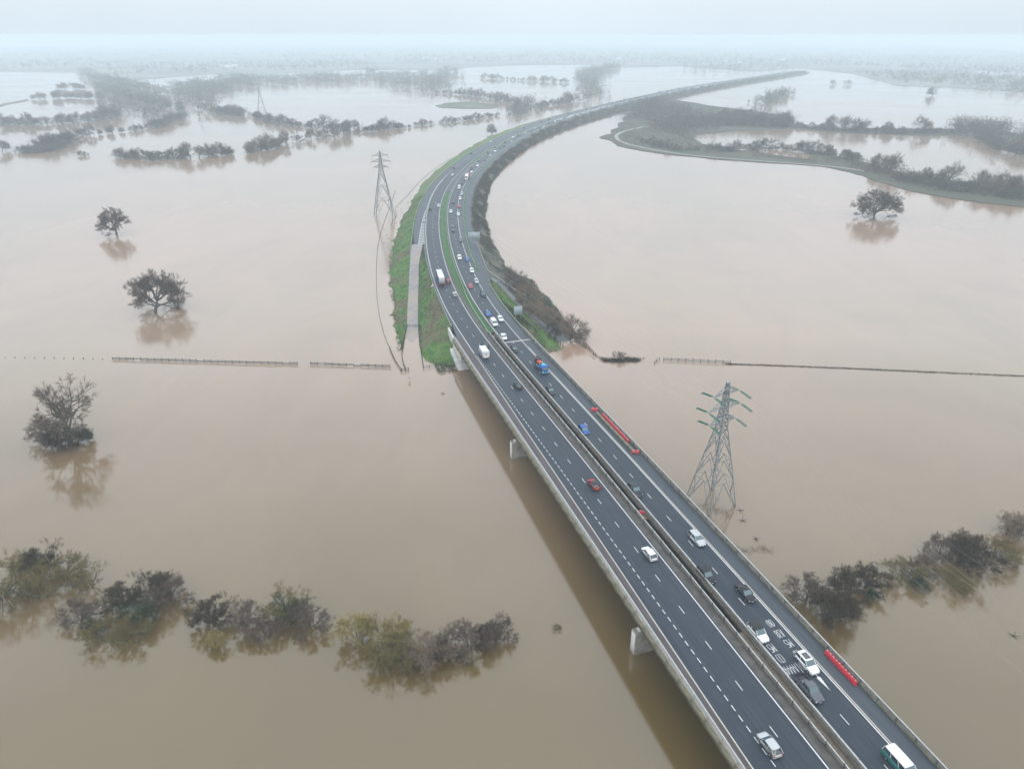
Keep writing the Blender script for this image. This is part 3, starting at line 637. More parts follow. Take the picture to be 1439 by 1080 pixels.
# ---------- foreground willow clumps
FG=[('open',62,838,1.05,.3,'open willow with forked pale limbs at the left picture edge'),
('bushA',52,800,.85,1.0,'dark twiggy willow behind the forked pale willow at far left'),
('bushO',5,835,1.15,2.0,'olive willow cut by the left picture edge'),
('bushO',92,812,.75,2.2,'olive bushy willow right of the forked pale willow'),
('open',128,826,.62,4.0,'leaning olive willow with bare dark limbs between two willow clumps'),
('bushB',112,872,.62,3.1,'low brown bush on the front left of the big dark willow clump'),
('bushA',172,850,.86,.9,'dark tall willow in the middle of the big left clump'),
('bushG',200,868,.72,5.1,'green-black willow at the front of the big left clump'),
('bushB',236,846,.78,1.3,'brown willow with rounded crown at the right end of the big left clump'),
('bushA',216,840,.72,2.6,'dark willow behind the brown one at the right end of the big left clump'),
('bushO',152,900,.66,2.9,'olive low willow spreading forward from the big left clump'),
('bushG',122,893,.50,.2,'small dark green bush at the lower left foot of the big left clump'),
('bushO',196,900,.50,4.2,'thin olive bush low in front of the big left clump'),
('bushA',298,868,.78,.4,'dark willow at the left end of the second clump'),
('bushB',345,878,.66,1.9,'brown willow in the middle of the second clump'),
('bushY',308,905,.42,2.7,'small yellow-green willow in front of the second clump'),
('bushB',375,895,.55,3.3,'brown low willow at the front of the second clump'),
('bushG',410,862,.70,4.4,'dark green willow at the back of the second clump'),
('bushO',400,860,.72,1.1,'olive orange-tipped willow at the back of the second clump'),
('bushB',438,880,.68,5.7,'brown willow at the right end of the second clump'),
('bushY',505,905,.78,.1,'yellow upright willow at the left end of the yellow clump'),
('bushO',540,915,.84,1.2,'olive upright willow in the middle of the yellow clump'),
('bushY',548,905,.72,4.2,'yellow upright willow at the back of the yellow clump'),
('bushO',562,936,.58,2.4,'small olive willow at the right foot of the yellow clump'),
('bushR',592,936,.60,3.5,'russet narrow willow left of the last brown clump'),
('bushR',612,924,.62,.6,'second russet willow touching the last brown clump'),
('bushA',630,922,.55,4.6,'dark low willow beside the russet ones'),
('bushB',662,908,.74,5.8,'brown rounded willow in the middle of the last clump'),
('bushB',700,895,.60,1.0,'brown willow at the right end of the last clump'),
('bushA',683,905,.50,3.0,'dark small willow in the last clump, between two brown ones'),
('bushO',783,884,.14,3.0,'tiny lone bush in the water left of the bridge'),
('bushA',1160,862,.98,.8,'big black twiggy willow beside the bridge at right'),
('bushB',1135,845,.78,2.2,'brown willow nearest the bridge in the right clump'),
('bushA',1195,840,.80,3.9,'dark willow right of the big black one'),
('bushA',1228,822,.70,5.2,'dark willow with a pink-brown top in the right clump'),
('bushG',1229,846,.34,1.2,'small dark green bush standing clear in front of the right clump'),
('bushO',1268,815,.66,2.9,'olive willow behind the green sapling in the right clump'),
('bushG',1289,832,.44,.5,'bright green small bush in the right clump'),
('bushB',1296,806,.62,4.0,'thin brown willow under the power lines'),
('bushO',1335,822,.58,1.6,'olive willow leaning forward under the power lines'),
('bushB',1325,783,.72,3.0,'brown willow at the back under the power lines'),
('bushA',1372,796,1.0,4.8,'large dark round willow at the right end of the right clump'),
('bushB',1352,782,.80,.9,'brown willow left of the large round one'),
('bushO',1400,786,.70,2.0,'olive willow right of the large round one'),
('bushR',1416,748,.66,5.0,'russet willow standing apart at the right picture edge'),
('bushB',1438,752,.62,.3,'brown willow cut by the right picture edge')]
for key,u,v,sc,rz,lab in FG: tree(key,at(u,v),rz,sc*.70,lab,'willow',sz=sc*.62)
# ---------- trees on the right embankment near the bridge
tree('midR',at(801,477),1.0,1.05,'rounded brown tree at the corner of the flooded path')
tree('midR',at(770,462,1),2.0,1.1,'bare tree next left of the rounded corner tree'); tree('midR',at(738,433,1.5),.4,1.15,'pale bare tree on the bank beyond the small grey sign')
tree('midR',at(752,446,1),3.3,1.05,'bare tree between the pale one and the corner tree pair',sz=.75); tree('mid2',at(724,415,2),5.0,1.05,'small bare tree at the upper end of the bank tree row')
tree('low1',at(780,475,.5),3.0,.55,'dark bush at the foot of the corner tree','bush')
tree('mid2',at(916,159,1),2.1,2.1,'largest hazy tree over the river wood right of the road')
# ---------- scrub on the right embankment: uncountable growth
def scrub(name,s0,s1,oa,ob,n_,h,hz,m,w=.14,z=None):
    s=rng.uniform(s0,s1,n_); t=rng.uniform(0,1,n_); a=fo(oa)(s); b_=fo(ob)(s); o=a+(b_-a)*t
    base=RD(s,o); zz=(z(s,t) if z else np.zeros(n_)); base[:,2]=zz-.1
    hh=h*(.55+.45*np.sin(s*.13+1.7*np.sin(s*.031))*np.cos(o*.5))*rng.uniform(.6,1.2,n_)
    k=hz; P0=np.repeat(base,k,0); H=np.repeat(hh,k)[:,None]; r=rng.normal(size=(n_*k,3)); r[:,2]=np.abs(r[:,2])*1.0; r/=np.linalg.norm(r,axis=1,keepdims=True)
    ctr=P0+r*H*.35; mb=MB(); mb.blades(ctr,ctr+(r+rng.normal(0,.35,r.shape))*H*.6,np.repeat(np.full(n_,w),k)*rng.uniform(.6,1.5,n_*k))
    return tag(mb.build(name,m),kind='stuff')
zs=lambda s,t:ZPP(s)*(1-np.clip(.12+t*.88,0,1))**1.1
inn=lambda s:PR2(s)+np.interp(s,[150,180,230,270],[2.5,5.5,8.5,1.0]); out_=lambda s:WRw(s)-.5
scrub('scrub_thicket',172,300,inn,out_,1000,1.9,14,scrub_m,.09,zs)
scrub('scrub_thicket',182,300,inn,out_,800,2.0,14,leaf_g,.10,zs)
scrub('scrub_thicket',300,620,inn,out_,2600,3.6,14,scrub_m,.16,zs)
scrub('scrub_thicket',300,620,inn,out_,1200,3.6,12,twig_d,.16,zs)
scrub('scrub_thicket',620,1200,inn,out_,3200,4.6,12,scrub_m,.28,zs)
scrub('scrub_thicket',620,1200,inn,out_,1400,4.8,12,twig_d,.28,zs)
scrub('scrub_thicket',1200,2600,inn,out_,3600,6.5,12,scrub_m,.6,zs)
scrub('scrub_thicket',1500,2600,lambda s:LO(s)-6,lambda s:LO(s)-22,1200,5.0,10,scrub_m,.6,lambda s,t:0*s+1)
# brown and dark green thicket between path and parapet
scrub('bramble_patch',163,205,lambda s:RO(s)+1.2,lambda s:RO(s)+(PL(s)-RO(s))*.55,420,1.7,14,leaf_g,.09,lambda s,t:(ZR(s)*(1-.5*t))*drp(s)-.3)
scrub('bramble_patch',176,212,lambda s:RO(s)+2.2,lambda s:RO(s)+(PL(s)-RO(s))*.6,260,1.3,14,twig_d,.09,lambda s,t:(ZR(s)*(1-.5*t))-.3)
scrub('bank_brambles',176,320,lambda s:WL(s)-.6,lambda s:WL(s)+1.4,260,1.3,12,twig,.08,lambda s,t:0*s+.1)
scrub('bank_brambles',155,166,lambda s:np.full(np.shape(s),-19.0),lambda s:np.full(np.shape(s),-12.5),160,1.4,14,leaf_g,.10,lambda s,t:0*s+.3)
scrub('water_edge_reeds',300,420,lambda s:WL(s)-6,lambda s:WL(s)-1.5,40,1.2,8,twig_d,.10,lambda s,t:0*s)
# rough tufts on the grass
def tufts(name,s0,s1,oa,ob,zf,n_,h,m,w=.07):
    s=rng.uniform(s0,s1,n_); t=rng.uniform(0,1,n_); a=fo(oa)(s); b_=fo(ob)(s); o=a+(b_-a)*t; b0=RD(s,o); b0[:,2]=zf(s,t)
    k=4; P0=np.repeat(b0,k,0); d=rng.normal(0,.5,(n_*k,3)); d[:,2]=1; mb=MB(); mb.blades(P0,P0+d*h*rng.uniform(.4,1.3,(n_*k,1)),w); return tag(mb.build(name,m),kind='stuff')
tufts('rough_grass',160,300,SRi,LOi,lambda s,t:(zser(s)*(1-t)+(ZR(s)-.2)*t**.9)*drop(s)-.5*(1-drop(s))-.05,9000,.38,grass)
tufts('rough_grass',180,440,WLw,lambda s:np.where(s<322,SL(s),LO(s)),lambda s,t:np.where(s<322,zser(s)*t**.8+.2*np.sin(t*3.1),(ZR(s)-.1)*t**.85)-.05,9000,.40,grass)
tufts('rough_grass',160,231,ROi,PL,lambda s,t:((ZR(s)-.2)*(1-t)**1.1+zpath(s)*t)*drp(s)-.4*(1-drp(s))-.05,3000,.4,grass)
# ---------- mounds and debris in the water at right of the bridge
def mound(name,label,px,h,m,n_=900,w=.10,cat='bush',z=0):
    c=smooth_px(px,0,6); mb=MB(); idx=rng.integers(0,len(c)-1,n_); t=rng.uniform(0,1,(n_,1)); p=c[idx]*(1-t)+c[idx+1]*t
    p=p+rng.normal(0,1,(n_,3))*[h*.7,h*.7,0]; p[:,2]=0; d=rng.normal(size=(n_,3)); d[:,2]=np.abs(d[:,2]); d/=np.linalg.norm(d,axis=1,keepdims=True)
    mb.blades(p,p+d*h*rng.uniform(.4,1.2,(n_,1)),w); o=mb.build(name,m); return tag(o,label,cat)
mound('bush_mound','dark low bush mound in the water between fence remains at right of the bridge',[(850,506),(866,507),(880,506),(895,506)],1.3,twig_d,2600,.10)
mound('drift_debris','dark drift debris caught on the fence corner below the brown tree',[(812,479),(820,485),(828,490),(838,500),(850,505)],.7,twig_d,500,.10,'debris')
tree('low1',at(872,505),1.0,.38,'small bare bush growing from the dark mound in the water','bush')
mound('drowned_reeds','patch of drowned reeds showing through the water by the bridge pylon',[(1032,768),(1050,775),(1070,770),(1085,775)],1.0,twig,420,.035,'reeds')
mound('drift_weed','fine drift weed and reeds within the legs of the near pylon',[(985,710),(1005,716),(1020,722)],1.6,twig,300,.03,'reeds')
# ---------- hedgerows and trees across the flooded fields
ORD=['first','second','third','fourth','fifth','sixth','seventh','eighth','ninth','tenth','eleventh','twelfth','thirteenth','fourteenth','fifteenth','sixteenth','seventeenth','eighteenth','nineteenth','twentieth','twenty-first','twenty-second','twenty-third','twenty-fourth','twenty-fifth','twenty-sixth']
def row(px,n_,keys,hs,label,group,cat='tree',jit=2.0,z=0.0,base=True):
    c=smooth_px(px,z,8); L=np.r_[0,np.cumsum(np.linalg.norm(np.diff(c,axis=0),axis=1))]
    for i in range(n_):
        l=(i+rng.uniform(.1,.9))/n_*L[-1]; p=np.array([np.interp(l,L,c[:,k]) for k in range(3)]); p[:2]+=rng.normal(0,jit,2)
        key=keys[int(rng.integers(len(keys)))]; H={'m':16,'l':9}[key[0]]; h=rng.uniform(*hs)
        tree(key,p,rng.uniform(0,6.28),h/H*rng.uniform(.95,1.25),label+', '+ORD[i]+' from the left',cat,group,sz=h/H)
def hedge(px,label,n_,h,wd,m=scrub_m,w=.4):
    c=smooth_px(px,0,8); mb=MB(); idx=rng.integers(0,len(c)-1,n_); t=rng.uniform(0,1,(n_,1)); p=c[idx]*(1-t)+c[idx+1]*t
    p=p+rng.normal(0,1,(n_,3))*[wd*.5,wd*.5,0]; p[:,2]=rng.uniform(0,h*.6,n_); d=rng.normal(size=(n_,3)); d[:,2]=np.abs(d[:,2]); d/=np.linalg.norm(d,axis=1,keepdims=True)
    mb.blades(p,p+d*h*rng.uniform(.3,.9,(n_,1)),w); return tag(mb.build('hedge',m),kind='stuff')
def wood(px,n_,h,m=scrub_m,w=.9,k=26,name='woodland'):
    poly=np.array([P(a,b_,0)[:2] for a,b_ in px]); lo_=poly.min(0); hi_=poly.max(0); out=[]
    while sum(len(o) for o in out)<n_:
        q=rng.uniform(lo_,hi_,(n_*3,2)); ins=np.zeros(len(q),bool)
        for i in range(len(poly)):
            a=poly[i]; b_=poly[(i+1)%len(poly)]
            c_=((a[1]>q[:,1])!=(b_[1]>q[:,1]))&(q[:,0]<(b_[0]-a[0])*(q[:,1]-a[1])/(b_[1]-a[1]+1e-9)+a[0]); ins^=c_
        out.append(q[ins])
    q=np.concatenate(out)[:n_]; q=q+rng.normal(0,1,q.shape)*h*.55; ph_=q[:,0]*.021+q[:,1]*.017; q[:,0]+=np.sin(ph_*3.1)*h*.8; q[:,1]+=np.cos(ph_*2.3)*h*.8; q=q[np.sin(q[:,0]*.05)*np.cos(q[:,1]*.043)>-.62]; n_=len(q); H=h*rng.uniform(.55,1.25,n_); c=np.c_[q,H*.5]
    C=np.repeat(c,k,0); HH=np.repeat(H,k)[:,None]; d=rng.normal(size=(n_*k,3)); d/=np.linalg.norm(d,axis=1,keepdims=True)
    p=C+d*HH*[.30,.30,.38]*rng.uniform(.4,1,(n_*k,1)); p[:,2]=np.maximum(p[:,2],.2); e_=d+rng.normal(0,.5,d.shape); mb=MB(); mb.blades(p,p+e_*HH*.22,w*rng.uniform(.5,1.3,n_*k))
    return tag(mb.build(name,m),kind='stuff')
A_='hedgerow trees at the far left across the flood'
row([(0,175),(60,175),(130,170),(166,164)],20,['mid1','mid2','low2'],(11,19),'hazy tree in the hedge left of the woodland wedge',A_)
hedge([(0,176),(60,176),(130,171),(166,165)],'',1300,5,5)
row([(48,209),(70,207),(100,199)],14,['low1','low2','lowG'],(8,15),'bush of the dark island thicket at far left','bushes of the dark island thicket at far left','bush',3.5)
hedge([(34,213),(50,214),(75,211),(100,200)],'',3500,7,9,scrub_m,.3)
tree('low1',at(114,219),0,.6,'small dark bush alone right of the island thicket at far left','bush'); tree('low2',at(120,219.5),1,.5,'low bush at the right of the small dark lone bush','bush')
tree('mid2',at(4,213),1,1.1,'bare tree cut by the left picture edge before the island thicket')
row([(112,192),(140,189),(180,186),(220,178),(256,166)],20,['low2','lowG','mid1'],(7,15),'bush in hedge up to the woodland wedge','bushes in the hedge below the woodland wedge','bush')
row([(168,222),(185,222),(215,224),(256,222)],12,['low2','mid2','lowG'],(7,14),'bush left of the tall bare hedge tree','bushes left of the tall bare hedge tree','bush')
hedge([(168,222),(215,225),(258,223)],'',1400,4,4,scrub_m,.25)
tree('mid1',at(268,222),.5,1.45,'tall bare tree standing in the thin hedge at left'); tree('mid2',at(281,222),1.5,1.05,'bare tree touching the tall bare hedge tree on its right')
row([(294,219),(312,218),(332,217)],7,['low2','mid1'],(8,13),'bush right of the tall bare hedge tree','bushes right of the tall bare hedge tree','bush')
row([(346,215),(362,213),(378,210),(396,206)],10,['mid1','mid2','low2'],(10,16),'bare tree in the broken hedge left of the far pylon','trees in the broken hedge left of the far pylon')
for i,(u,v,k,sc,l) in enumerate([(404,203,'mid1',1.35,'round tree in the broken hedge just left of a low dark bush'),(420,200,'low1',1.0,'low dark bush right of the round hedge tree'),(438,196,'mid2',1.0,'slim bare tree right of the low dark hedge bush'),(456,193,'lowG',1.2,'grey-green bush in the broken hedge'),(470,191,'mid2',1.5,'tall hedge tree left of the wide hedge tree'),(493,187,'mid1',1.5,'wide hedge tree midway between the left oaks and the road'),(484,189,'mid2',1.3,'bare tree behind the wide hedge tree'),(540,182,'mid2',1.3,'flat-topped bare tree sticking out of the low hedge')]): tree(k,at(u,v),i*1.3,sc,l)
row([(504,186),(520,185),(548,182),(575,180)],14,['low2','mid1','low1'],(6,11),'bush in the low hedge round the flat-topped tree','bushes round the flat-topped hedge tree','bush')
row([(580,178),(610,174),(640,171),(675,167),(700,163)],16,['low2','low1'],(5,9),'low bush in the hedge left of the roadside tree','low bushes in the hedge left of the roadside tree','bush')
hedge([(346,216),(400,206),(460,194),(510,187),(580,179),(640,172),(700,164)],'',1700,3,3,scrub_m,.25)
row([(308,160),(320,161),(340,163)],6,['low2','lowG'],(9,15),'bush in the back hedge left of the distant pylon','bushes in the back hedge','bush')
row([(356,164),(385,172),(410,177),(440,180),(470,181),(505,180)],20,['mid1','low2','mid2'],(8,17),'hazy tree in the back hedge behind the wide hedge tree','trees in the back hedge behind the wide hedge tree')
hedge([(350,163),(385,172),(410,177),(440,180),(508,181)],'',1500,6,5)
row([(45,140),(70,139),(100,138),(125,139),(148,139)],16,['mid1','mid2'],(14,24),'orchard-like tree in a row standing in the far left flood','row of trees standing in the far left flood')
row([(78,126),(100,125),(118,126)],8,['mid2'],(14,22),'tree of the second short row in the far left flood','second short row of trees in the far left flood')
wood([(114,100),(150,112),(205,121),(225,137),(262,158),(256,166),(232,172),(214,166),(198,153),(172,163),(160,150),(150,130)],950,17)
wood([(238,122),(290,118),(336,112),(336,124),(312,134),(290,140),(300,153),(262,158),(258,138)],620,17)
row([(294,158),(310,159),(342,162)],7,['lowG','low2'],(9,15),'bush at the foot of the far woodland','bushes at the foot of the far woodland','bush')
wood([(330,108),(380,112),(440,108),(510,108),(515,117),(440,119),(381,122),(336,124)],620,15)
wood([(521,98),(540,108),(580,104),(610,106),(640,98),(641,108),(622,130),(595,131),(566,127),(540,119),(519,119)],620,18)
row([(612,131),(640,133),(672,136),(700,141),(715,144)],18,['mid1','low2'],(9,17),'hazy tree in the row left of the tall vertical tree belt','row of hazy trees above the grass island')
row([(680,110),(710,112),(740,114),(770,115),(800,117)],18,['low2','mid2'],(9,16),'hazy bush in the highest hedge left of the tree belt','bushes in the highest far hedge','bush')
wood([(716,166),(722,150),(742,138),(752,146),(750,157),(738,164)],190,12,w=.6)
tree('mid1',at(731,152),.3,1.6,'tall hazy tree on the left of the dark bush mass before the road')
row([(753,151),(770,149),(790,146),(808,143)],12,['low2','lowG'],(7,13),'bush in the short hedge running to the road','bushes in the short hedge running to the road','bush')
tree('mid2',at(797,145),.9,1.7,'slim hazy tree above the short hedge near the road')
wood([(811,146),(836,143),(838,120),(836,108),(868,98),(866,94),(834,99),(818,102),(818,112),(826,126),(824,140)],560,18)
# the river wood right of the road and the banks
wood([(893,150),(905,178),(940,192),(965,193),(988,184),(1010,178),(1104,177),(1106,168),(1060,165),(1000,166),(950,157),(925,148)],900,14,twig,.55,26)
wood([(885,152),(897,170),(915,180),(950,178),(960,165),(930,150)],260,17,scrub_m,.6)
for i,u in enumerate([1018,1025,1043]): tree('lowG',at(u,172),i,1.9,['dark pointed tree left of the river clearing','dark pointed tree, second beside the river clearing','dark pointed tree, third and rightmost by the river clearing'][i],'tree',sz=2.4)
row([(1056,177),(1075,178),(1095,178),(1106,176)],12,['mid1','mid2'],(16,26),'tall hazy tree at the right end of the river wood','tall trees at the right end of the river wood')
row([(945,180),(980,176),(1010,176),(1050,176)],18,['mid1','mid2','lowG'],(13,20),'hazy tree of the river wood before the flooded clearing','trees of the river wood')
wood([(1062,147),(1078,140),(1092,135),(1103,128),(1104,133),(1092,141),(1070,148)],120,13)
row([(905,200),(925,206),(950,211),(990,212),(1010,212)],18,['low2','midR','lowG'],(5,11),'reddish scrub bush along the river track','scrub bushes along the river track','bush',3)
row([(1016,214),(1060,211),(1100,211),(1150,216),(1180,221),(1210,228)],26,['low2','midR','low1'],(6,13),'bush on the curved bank left of the wide oak','bushes on the curved bank left of the wide oak','bush',3)
hedge([(985,208),(1040,209),(1100,212),(1155,217),(1220,229),(1262,238),(1317,252),(1400,262),(1480,270)],'',3000,4,6,scrub_m,.3)
for i,(u,v,k,sc,l) in enumerate([(1237,240,'mid1',1.4,'first of two tall bare trees on the bank behind the wide oak'),(1250,246,'mid2',1.6,'second of two tall bare trees on the bank, closer behind the wide oak'),(1300,252,'mid1',1.0,'small pale tree on the bank right of the wide oak'),(1335,262,'mid2',1.55,'round bare tree on the right bank left of a pale feathery tree'),(1371,268,'mid1',1.5,'pale feathery tree in the middle of the right bank'),(1392,270,'midR',1.6,'orange-tinted tree on the right bank'),(1412,273,'mid2',1.4,'bare grey tree right of the orange-tinted one'),(1434,276,'mid1',1.5,'dark tree at the right picture edge on the bank'),(1318,258,'low1',1.0,'dark green bush mound on the bank right of the wide oak')]): tree(k,at(u,v),i*.9+.3,sc,l)
row([(1258,250),(1290,257),(1330,265),(1370,271),(1439,280)],26,['low2','lowG','midR'],(5,10),'scrub bush along the green right bank','scrub bushes along the green right bank','bush',3)
for i,(u,v,k,sc) in enumerate([(1172,183,'mid1',1.75),(1186,184,'mid2',1.6),(1201,185,'mid1',1.6),(1215,186,'mid2',1.3),(1245,187,'mid1',1.3),(1294,187,'mid2',1.7)]): tree(k,at(u,v),i*1.1,sc,['tallest pale tree on the far river bank','second tree from the left on the far river bank','third tree from the left on the far river bank','fourth tree on the far river bank, smaller','rounded tree standing apart on the far river bank','large spreading tree on the far bank above the wide oak'][i])
row([(1105,176),(1130,180),(1160,183),(1225,187),(1300,188),(1340,188)],24,['low2','low1'],(5,10),'low bush in the far river bank hedge','low bushes in the far river bank hedge','bush')
hedge([(1105,176),(1130,180),(1160,183),(1225,187),(1300,188),(1367,189)],'',1300,4,5)
wood([(1330,187),(1345,178),(1390,178),(1425,185),(1475,190),(1475,222),(1439,224),(1408,212),(1385,198),(1365,190)],520,15,twig,.55)
row([(1345,187),(1375,192),(1395,204),(1415,213),(1439,221)],14,['mid1','mid2'],(14,22),'tree along the lower edge of the wood at far right','trees along the lower edge of the far right wood')
wood([(1205,104),(1270,118),(1365,121),(1368,127),(1440,133),(1600,140),(1600,118),(1440,110),(1300,104)],900,15)
tree('mid1',at(1311,135),.6,1.7,'hazy lone tree in the far flood below the distant wood'); tree('low1',at(1171,119),0,1.3,'left of two tiny hazy bushes in the far flood','bush'); tree('low1',at(1192,119),1,1.3,'right of two tiny hazy bushes in the far flood','bush')
wood([(960,100),(1020,104),(1110,100),(1140,93),(1190,94),(1190,84),(950,84)],500,15)
wood([(868,204),(880,184),(900,180),(975,190),(975,197),(1010,207),(1080,215),(1150,224),(1155,229),(1080,224),(1000,218),(940,212),(905,206)],900,3.2,twig,.3,16,'riverside_scrub')
wood([(1150,216),(1215,230),(1262,242),(1330,256),(1439,264),(1500,272),(1500,286),(1439,283),(1380,277),(1310,268),(1262,258),(1225,246),(1170,232)],1100,3.4,twig,.28,16,'riverside_scrub')
wood([(1105,178),(1160,184),(1235,188),(1365,189),(1365,184),(1300,183),(1200,182)],420,4,twig,.35,16,'riverside_scrub')
# woods over the far farmland
for px,n_ in [([(-250,100),(110,98),(150,90),(120,84),(-250,86)],420),([(150,108),(300,102),(420,100),(520,96),(520,88),(150,90)],520),([(560,92),(700,88),(880,92),(960,90),(940,82),(560,80)],420),([(-400,82),(400,80),(420,76),(-400,76)],420),([(400,84),(900,80),(900,75),(400,76)],380),([(900,82),(1440,92),(1700,92),(1700,82),(900,76)],520),([(0,74),(1439,74),(1439,69),(0,69)],700),([(1150,90),(1440,108),(1700,112),(1700,98),(1440,96)],420)]:
    wood(px,n_,16,scrub_m,3.0,10,'far_woodland')
# pale flooded strips between the far woods
for px in [[(190,115),(232,114),(246,119),(250,131),(240,131),(222,121)],[(262,112),(300,108),(330,107),(318,112),(276,116)],[(392,104),(430,103),(446,106),(420,110),(392,110)],[(470,100),(518,98),(522,104),(470,107)],[(1370,100),(1500,104),(1500,110),(1380,106)]]:
    v=np.array([P(a,b_,.7) for a,b_ in px]); mb=MB(); mb.add(v,[list(range(len(v)))]); tag(mb.build('far_flood_water',wm),kind='structure')
# distant pale farm sheds
shed=MB(); shed.box((0,0,3),(24,12,6)); 
shed.loft([[(-12.3,-6.4,6),(-12.3,0,9),(-12.3,6.4,6)],[(12.3,-6.4,6),(12.3,0,9),(12.3,6.4,6)]])
shme=shed.mesh('farm_shed',paint_of('white',(.7,.7,.7)))
for i,(u,v) in enumerate([(552,78),(598,83),(612,84),(90,90),(322,96),(330,95),(1020,88),(1040,90),(1100,86),(870,84)]):
    tag(link('farm_shed',shme,None,P(u,v,.4),i*.7),'pale distant farm shed fading into the haze','shed','distant farm sheds in the haze')
#PART4
# ================================================================== pylons and conductors
def pylon(name,label,base,ang,H,arms,half,wb,ww,wt,tension,th=.13):
    "lattice tower; ang = direction of the cross-arms; arms: list of (z, reach)"
    t=thing(name,label,'pylon',base,ang)
    zs_=[-1.2]; z=0
    hw=lambda z:(wb+(ww-wb)*min(z/ (arms[0][0]-1.5),1))/2 if z<=arms[0][0]-1.5 else (ww+(wt-ww)*(z-arms[0][0]+1.5)/(H-arms[0][0]+1.5))/2
    lv=[0]; st_=wb*.85
    while lv[-1]+st_<arms[0][0]-1.5: lv.append(lv[-1]+st_); st_=max(st_*.80,2.0)
    lv=[-1.0]+lv[1:]+[arms[0][0]-1.5]; zz=arms[0][0]-1.5
    while zz+2<H-1: zz+=2.0; lv.append(zz)
    lv.append(H)
    cor=lambda z:[np.array([a*hw(max(z,0)),b_*hw(max(z,0)),z]) for a,b_ in ((1,1),(-1,1),(-1,-1),(1,-1))]
    for k in range(4):
        mb=MB(); p0=[cor(z)[k] for z in lv[:-1]]; p1=[cor(z)[k] for z in lv[1:]]; mb.tubes(p0,p1,th*1.15,th*1.05,4); mb.build('leg',galv_p,t)
    a_=[];b2=[]
    for i in range(len(lv)-1):
        c0=cor(lv[i]);c1=cor(lv[i+1])
        for k in range(4):
            m=(k+1)%4
            if i<3:
                mid=(c1[k]+c1[m])/2; a_+=[c0[k],c0[m]]; b2+=[mid,mid]; q0=(c0[k]+mid)/2; q1=(c0[m]+mid)/2; a_+=[(c0[k]+c1[k])/2,(c0[m]+c1[m])/2]; b2+=[q0,q1]; a_+=[c1[k],c1[m]];b2+=[q0,q1]
            else: a_+=[c0[k],c0[m]]; b2+=[c1[m],c1[k]]
            a_.append(c1[k]); b2.append(c1[m])
    mb=MB(); mb.tubes(a_,b2,th*.72,th*.72,3); tag(mb.build('bracing',galv_p,t),kind='stuff')
    tips=[]
    for z,rc in arms:
        for sd_ in (1,-1):
            mb=MB(); w=hw(z); tip=np.array([sd_*rc,0,z]); pts=[np.array([sd_*w,w,z]),np.array([sd_*w,-w,z]),np.array([sd_*w,w,z+1.6]),np.array([sd_*w,-w,z+1.6])]
            mb.tubes(pts,[tip]*4,th*.75,th*.55,4)
            for f in (.3,.55,.78):
                q=[p*(1-f)+tip*f for p in pts]; mb.tubes([q[0],q[0],q[1],q[2]],[q[1],q[2],q[3],q[3]],th*.4,th*.4,3)
            arm=mb.build('cross_arm',galv_p,t); tips.append((z,sd_,tip))
    ins=[]
    for z,sd_,tip in tips:
        if tension:
            for dr in (1,-1):
                mb=MB(); n_=11; e0=tip+np.array([0,dr*.7,-.1]); e1=tip+np.array([0,dr*3.9,-.55])
                for off in (-.22,.22):
                    o_=np.array([off,0,0]); mb.cyl(tip,e0+o_,.05,.05,4); 
                    for i in range(n_):
                        f0=i/n_; f1=(i+.55)/n_; mb.cyl(e0+o_+(e1-e0)*f0,e0+o_+(e1-e0)*f1,.15,.08,7)
                mb.build('insulator_string',ins_green,t); ins.append((sd_,z,dr,e1))
            mb=MB(); q=[tip+np.array([sd_*.25,3.9*c_,-.55-1.5*(1-c_*c_)]) for c_ in np.linspace(-1,1,9)]; mb.tubes(q[:-1],q[1:],.035,.035,3); mb.build('jumper_wire',wire_m,t)
        else:
            mb=MB(); e1=tip+np.array([0,0,-2.6])
            for i in range(9): mb.cyl(tip+(e1-tip)*(i/9),tip+(e1-tip)*((i+.6)/9),.15,.09,6)
            mb.build('insulator_string',galv_p,t); ins.append((sd_,z,0,e1))
    mb=MB(); mb.box((0,0,H+.1),(.9,.5,.5)); mb.build('peak_cap',galv_p,t)
    cr,sr=math.cos(ang),math.sin(ang); w=lambda p:np.array([p[0]*cr-p[1]*sr,p[0]*sr+p[1]*cr,p[2]])+np.asarray(base)
    return t,[(a,b_,c_,w(d_)) for a,b_,c_,d_ in ins],w(np.array([0,0,H+.3]))
galv_p=mat('tower_steel',(.23,.25,.26),.6,(.33,.35,.36),scale=1,metal=.2); wire_m=mat('aluminium_wire',(.42,.43,.42),.5)
A1=math.atan2(4.2,7.6)
p1,i1,k1=pylon('electricity_pylon','tall lattice pylon with green glass insulators close to the right side of the bridge',(49.5,146.5,0),A1,33.0,[(23.0,4.0),(26.7,5.0),(30.4,3.9)],0,8.8,2.0,.5,True,.15)
p2,i2,k2=pylon('electricity_pylon','hazy lattice pylon standing in the flood left of the road bend',(-82.3,461,0),math.atan2(131,314)-.1,40.0,[(30.3,4.7),(33.8,6.2),(37.4,4.9)],0,12.5,2.4,.5,False,.20)
p3,i3,k3=pylon('electricity_pylon','small distant pylon fading into the haze behind the back hedge',tuple(P(369,161)),.2,40.0,[(30.3,4.7),(33.8,6.2),(37.4,4.9)],0,12.5,2.4,.5,False,.15)
def wire(name,label,a,b_,sag,r,n_=40,group=None):
    t=np.linspace(0,1,n_)[:,None]; p=np.asarray(a)*(1-t)+np.asarray(b_)*t; p[:,2]-=(4*sag*t*(1-t))[:,0]
    mb=MB(); mb.tubes(p[:-1],p[1:],r,r,3); return tag(mb.build(name,wire_m),label,'cable',group)
d12=[x for x in i1]
side={1:'right',-1:'left'}; lvl={23.0:'lowest',26.7:'middle',30.4:'top'}
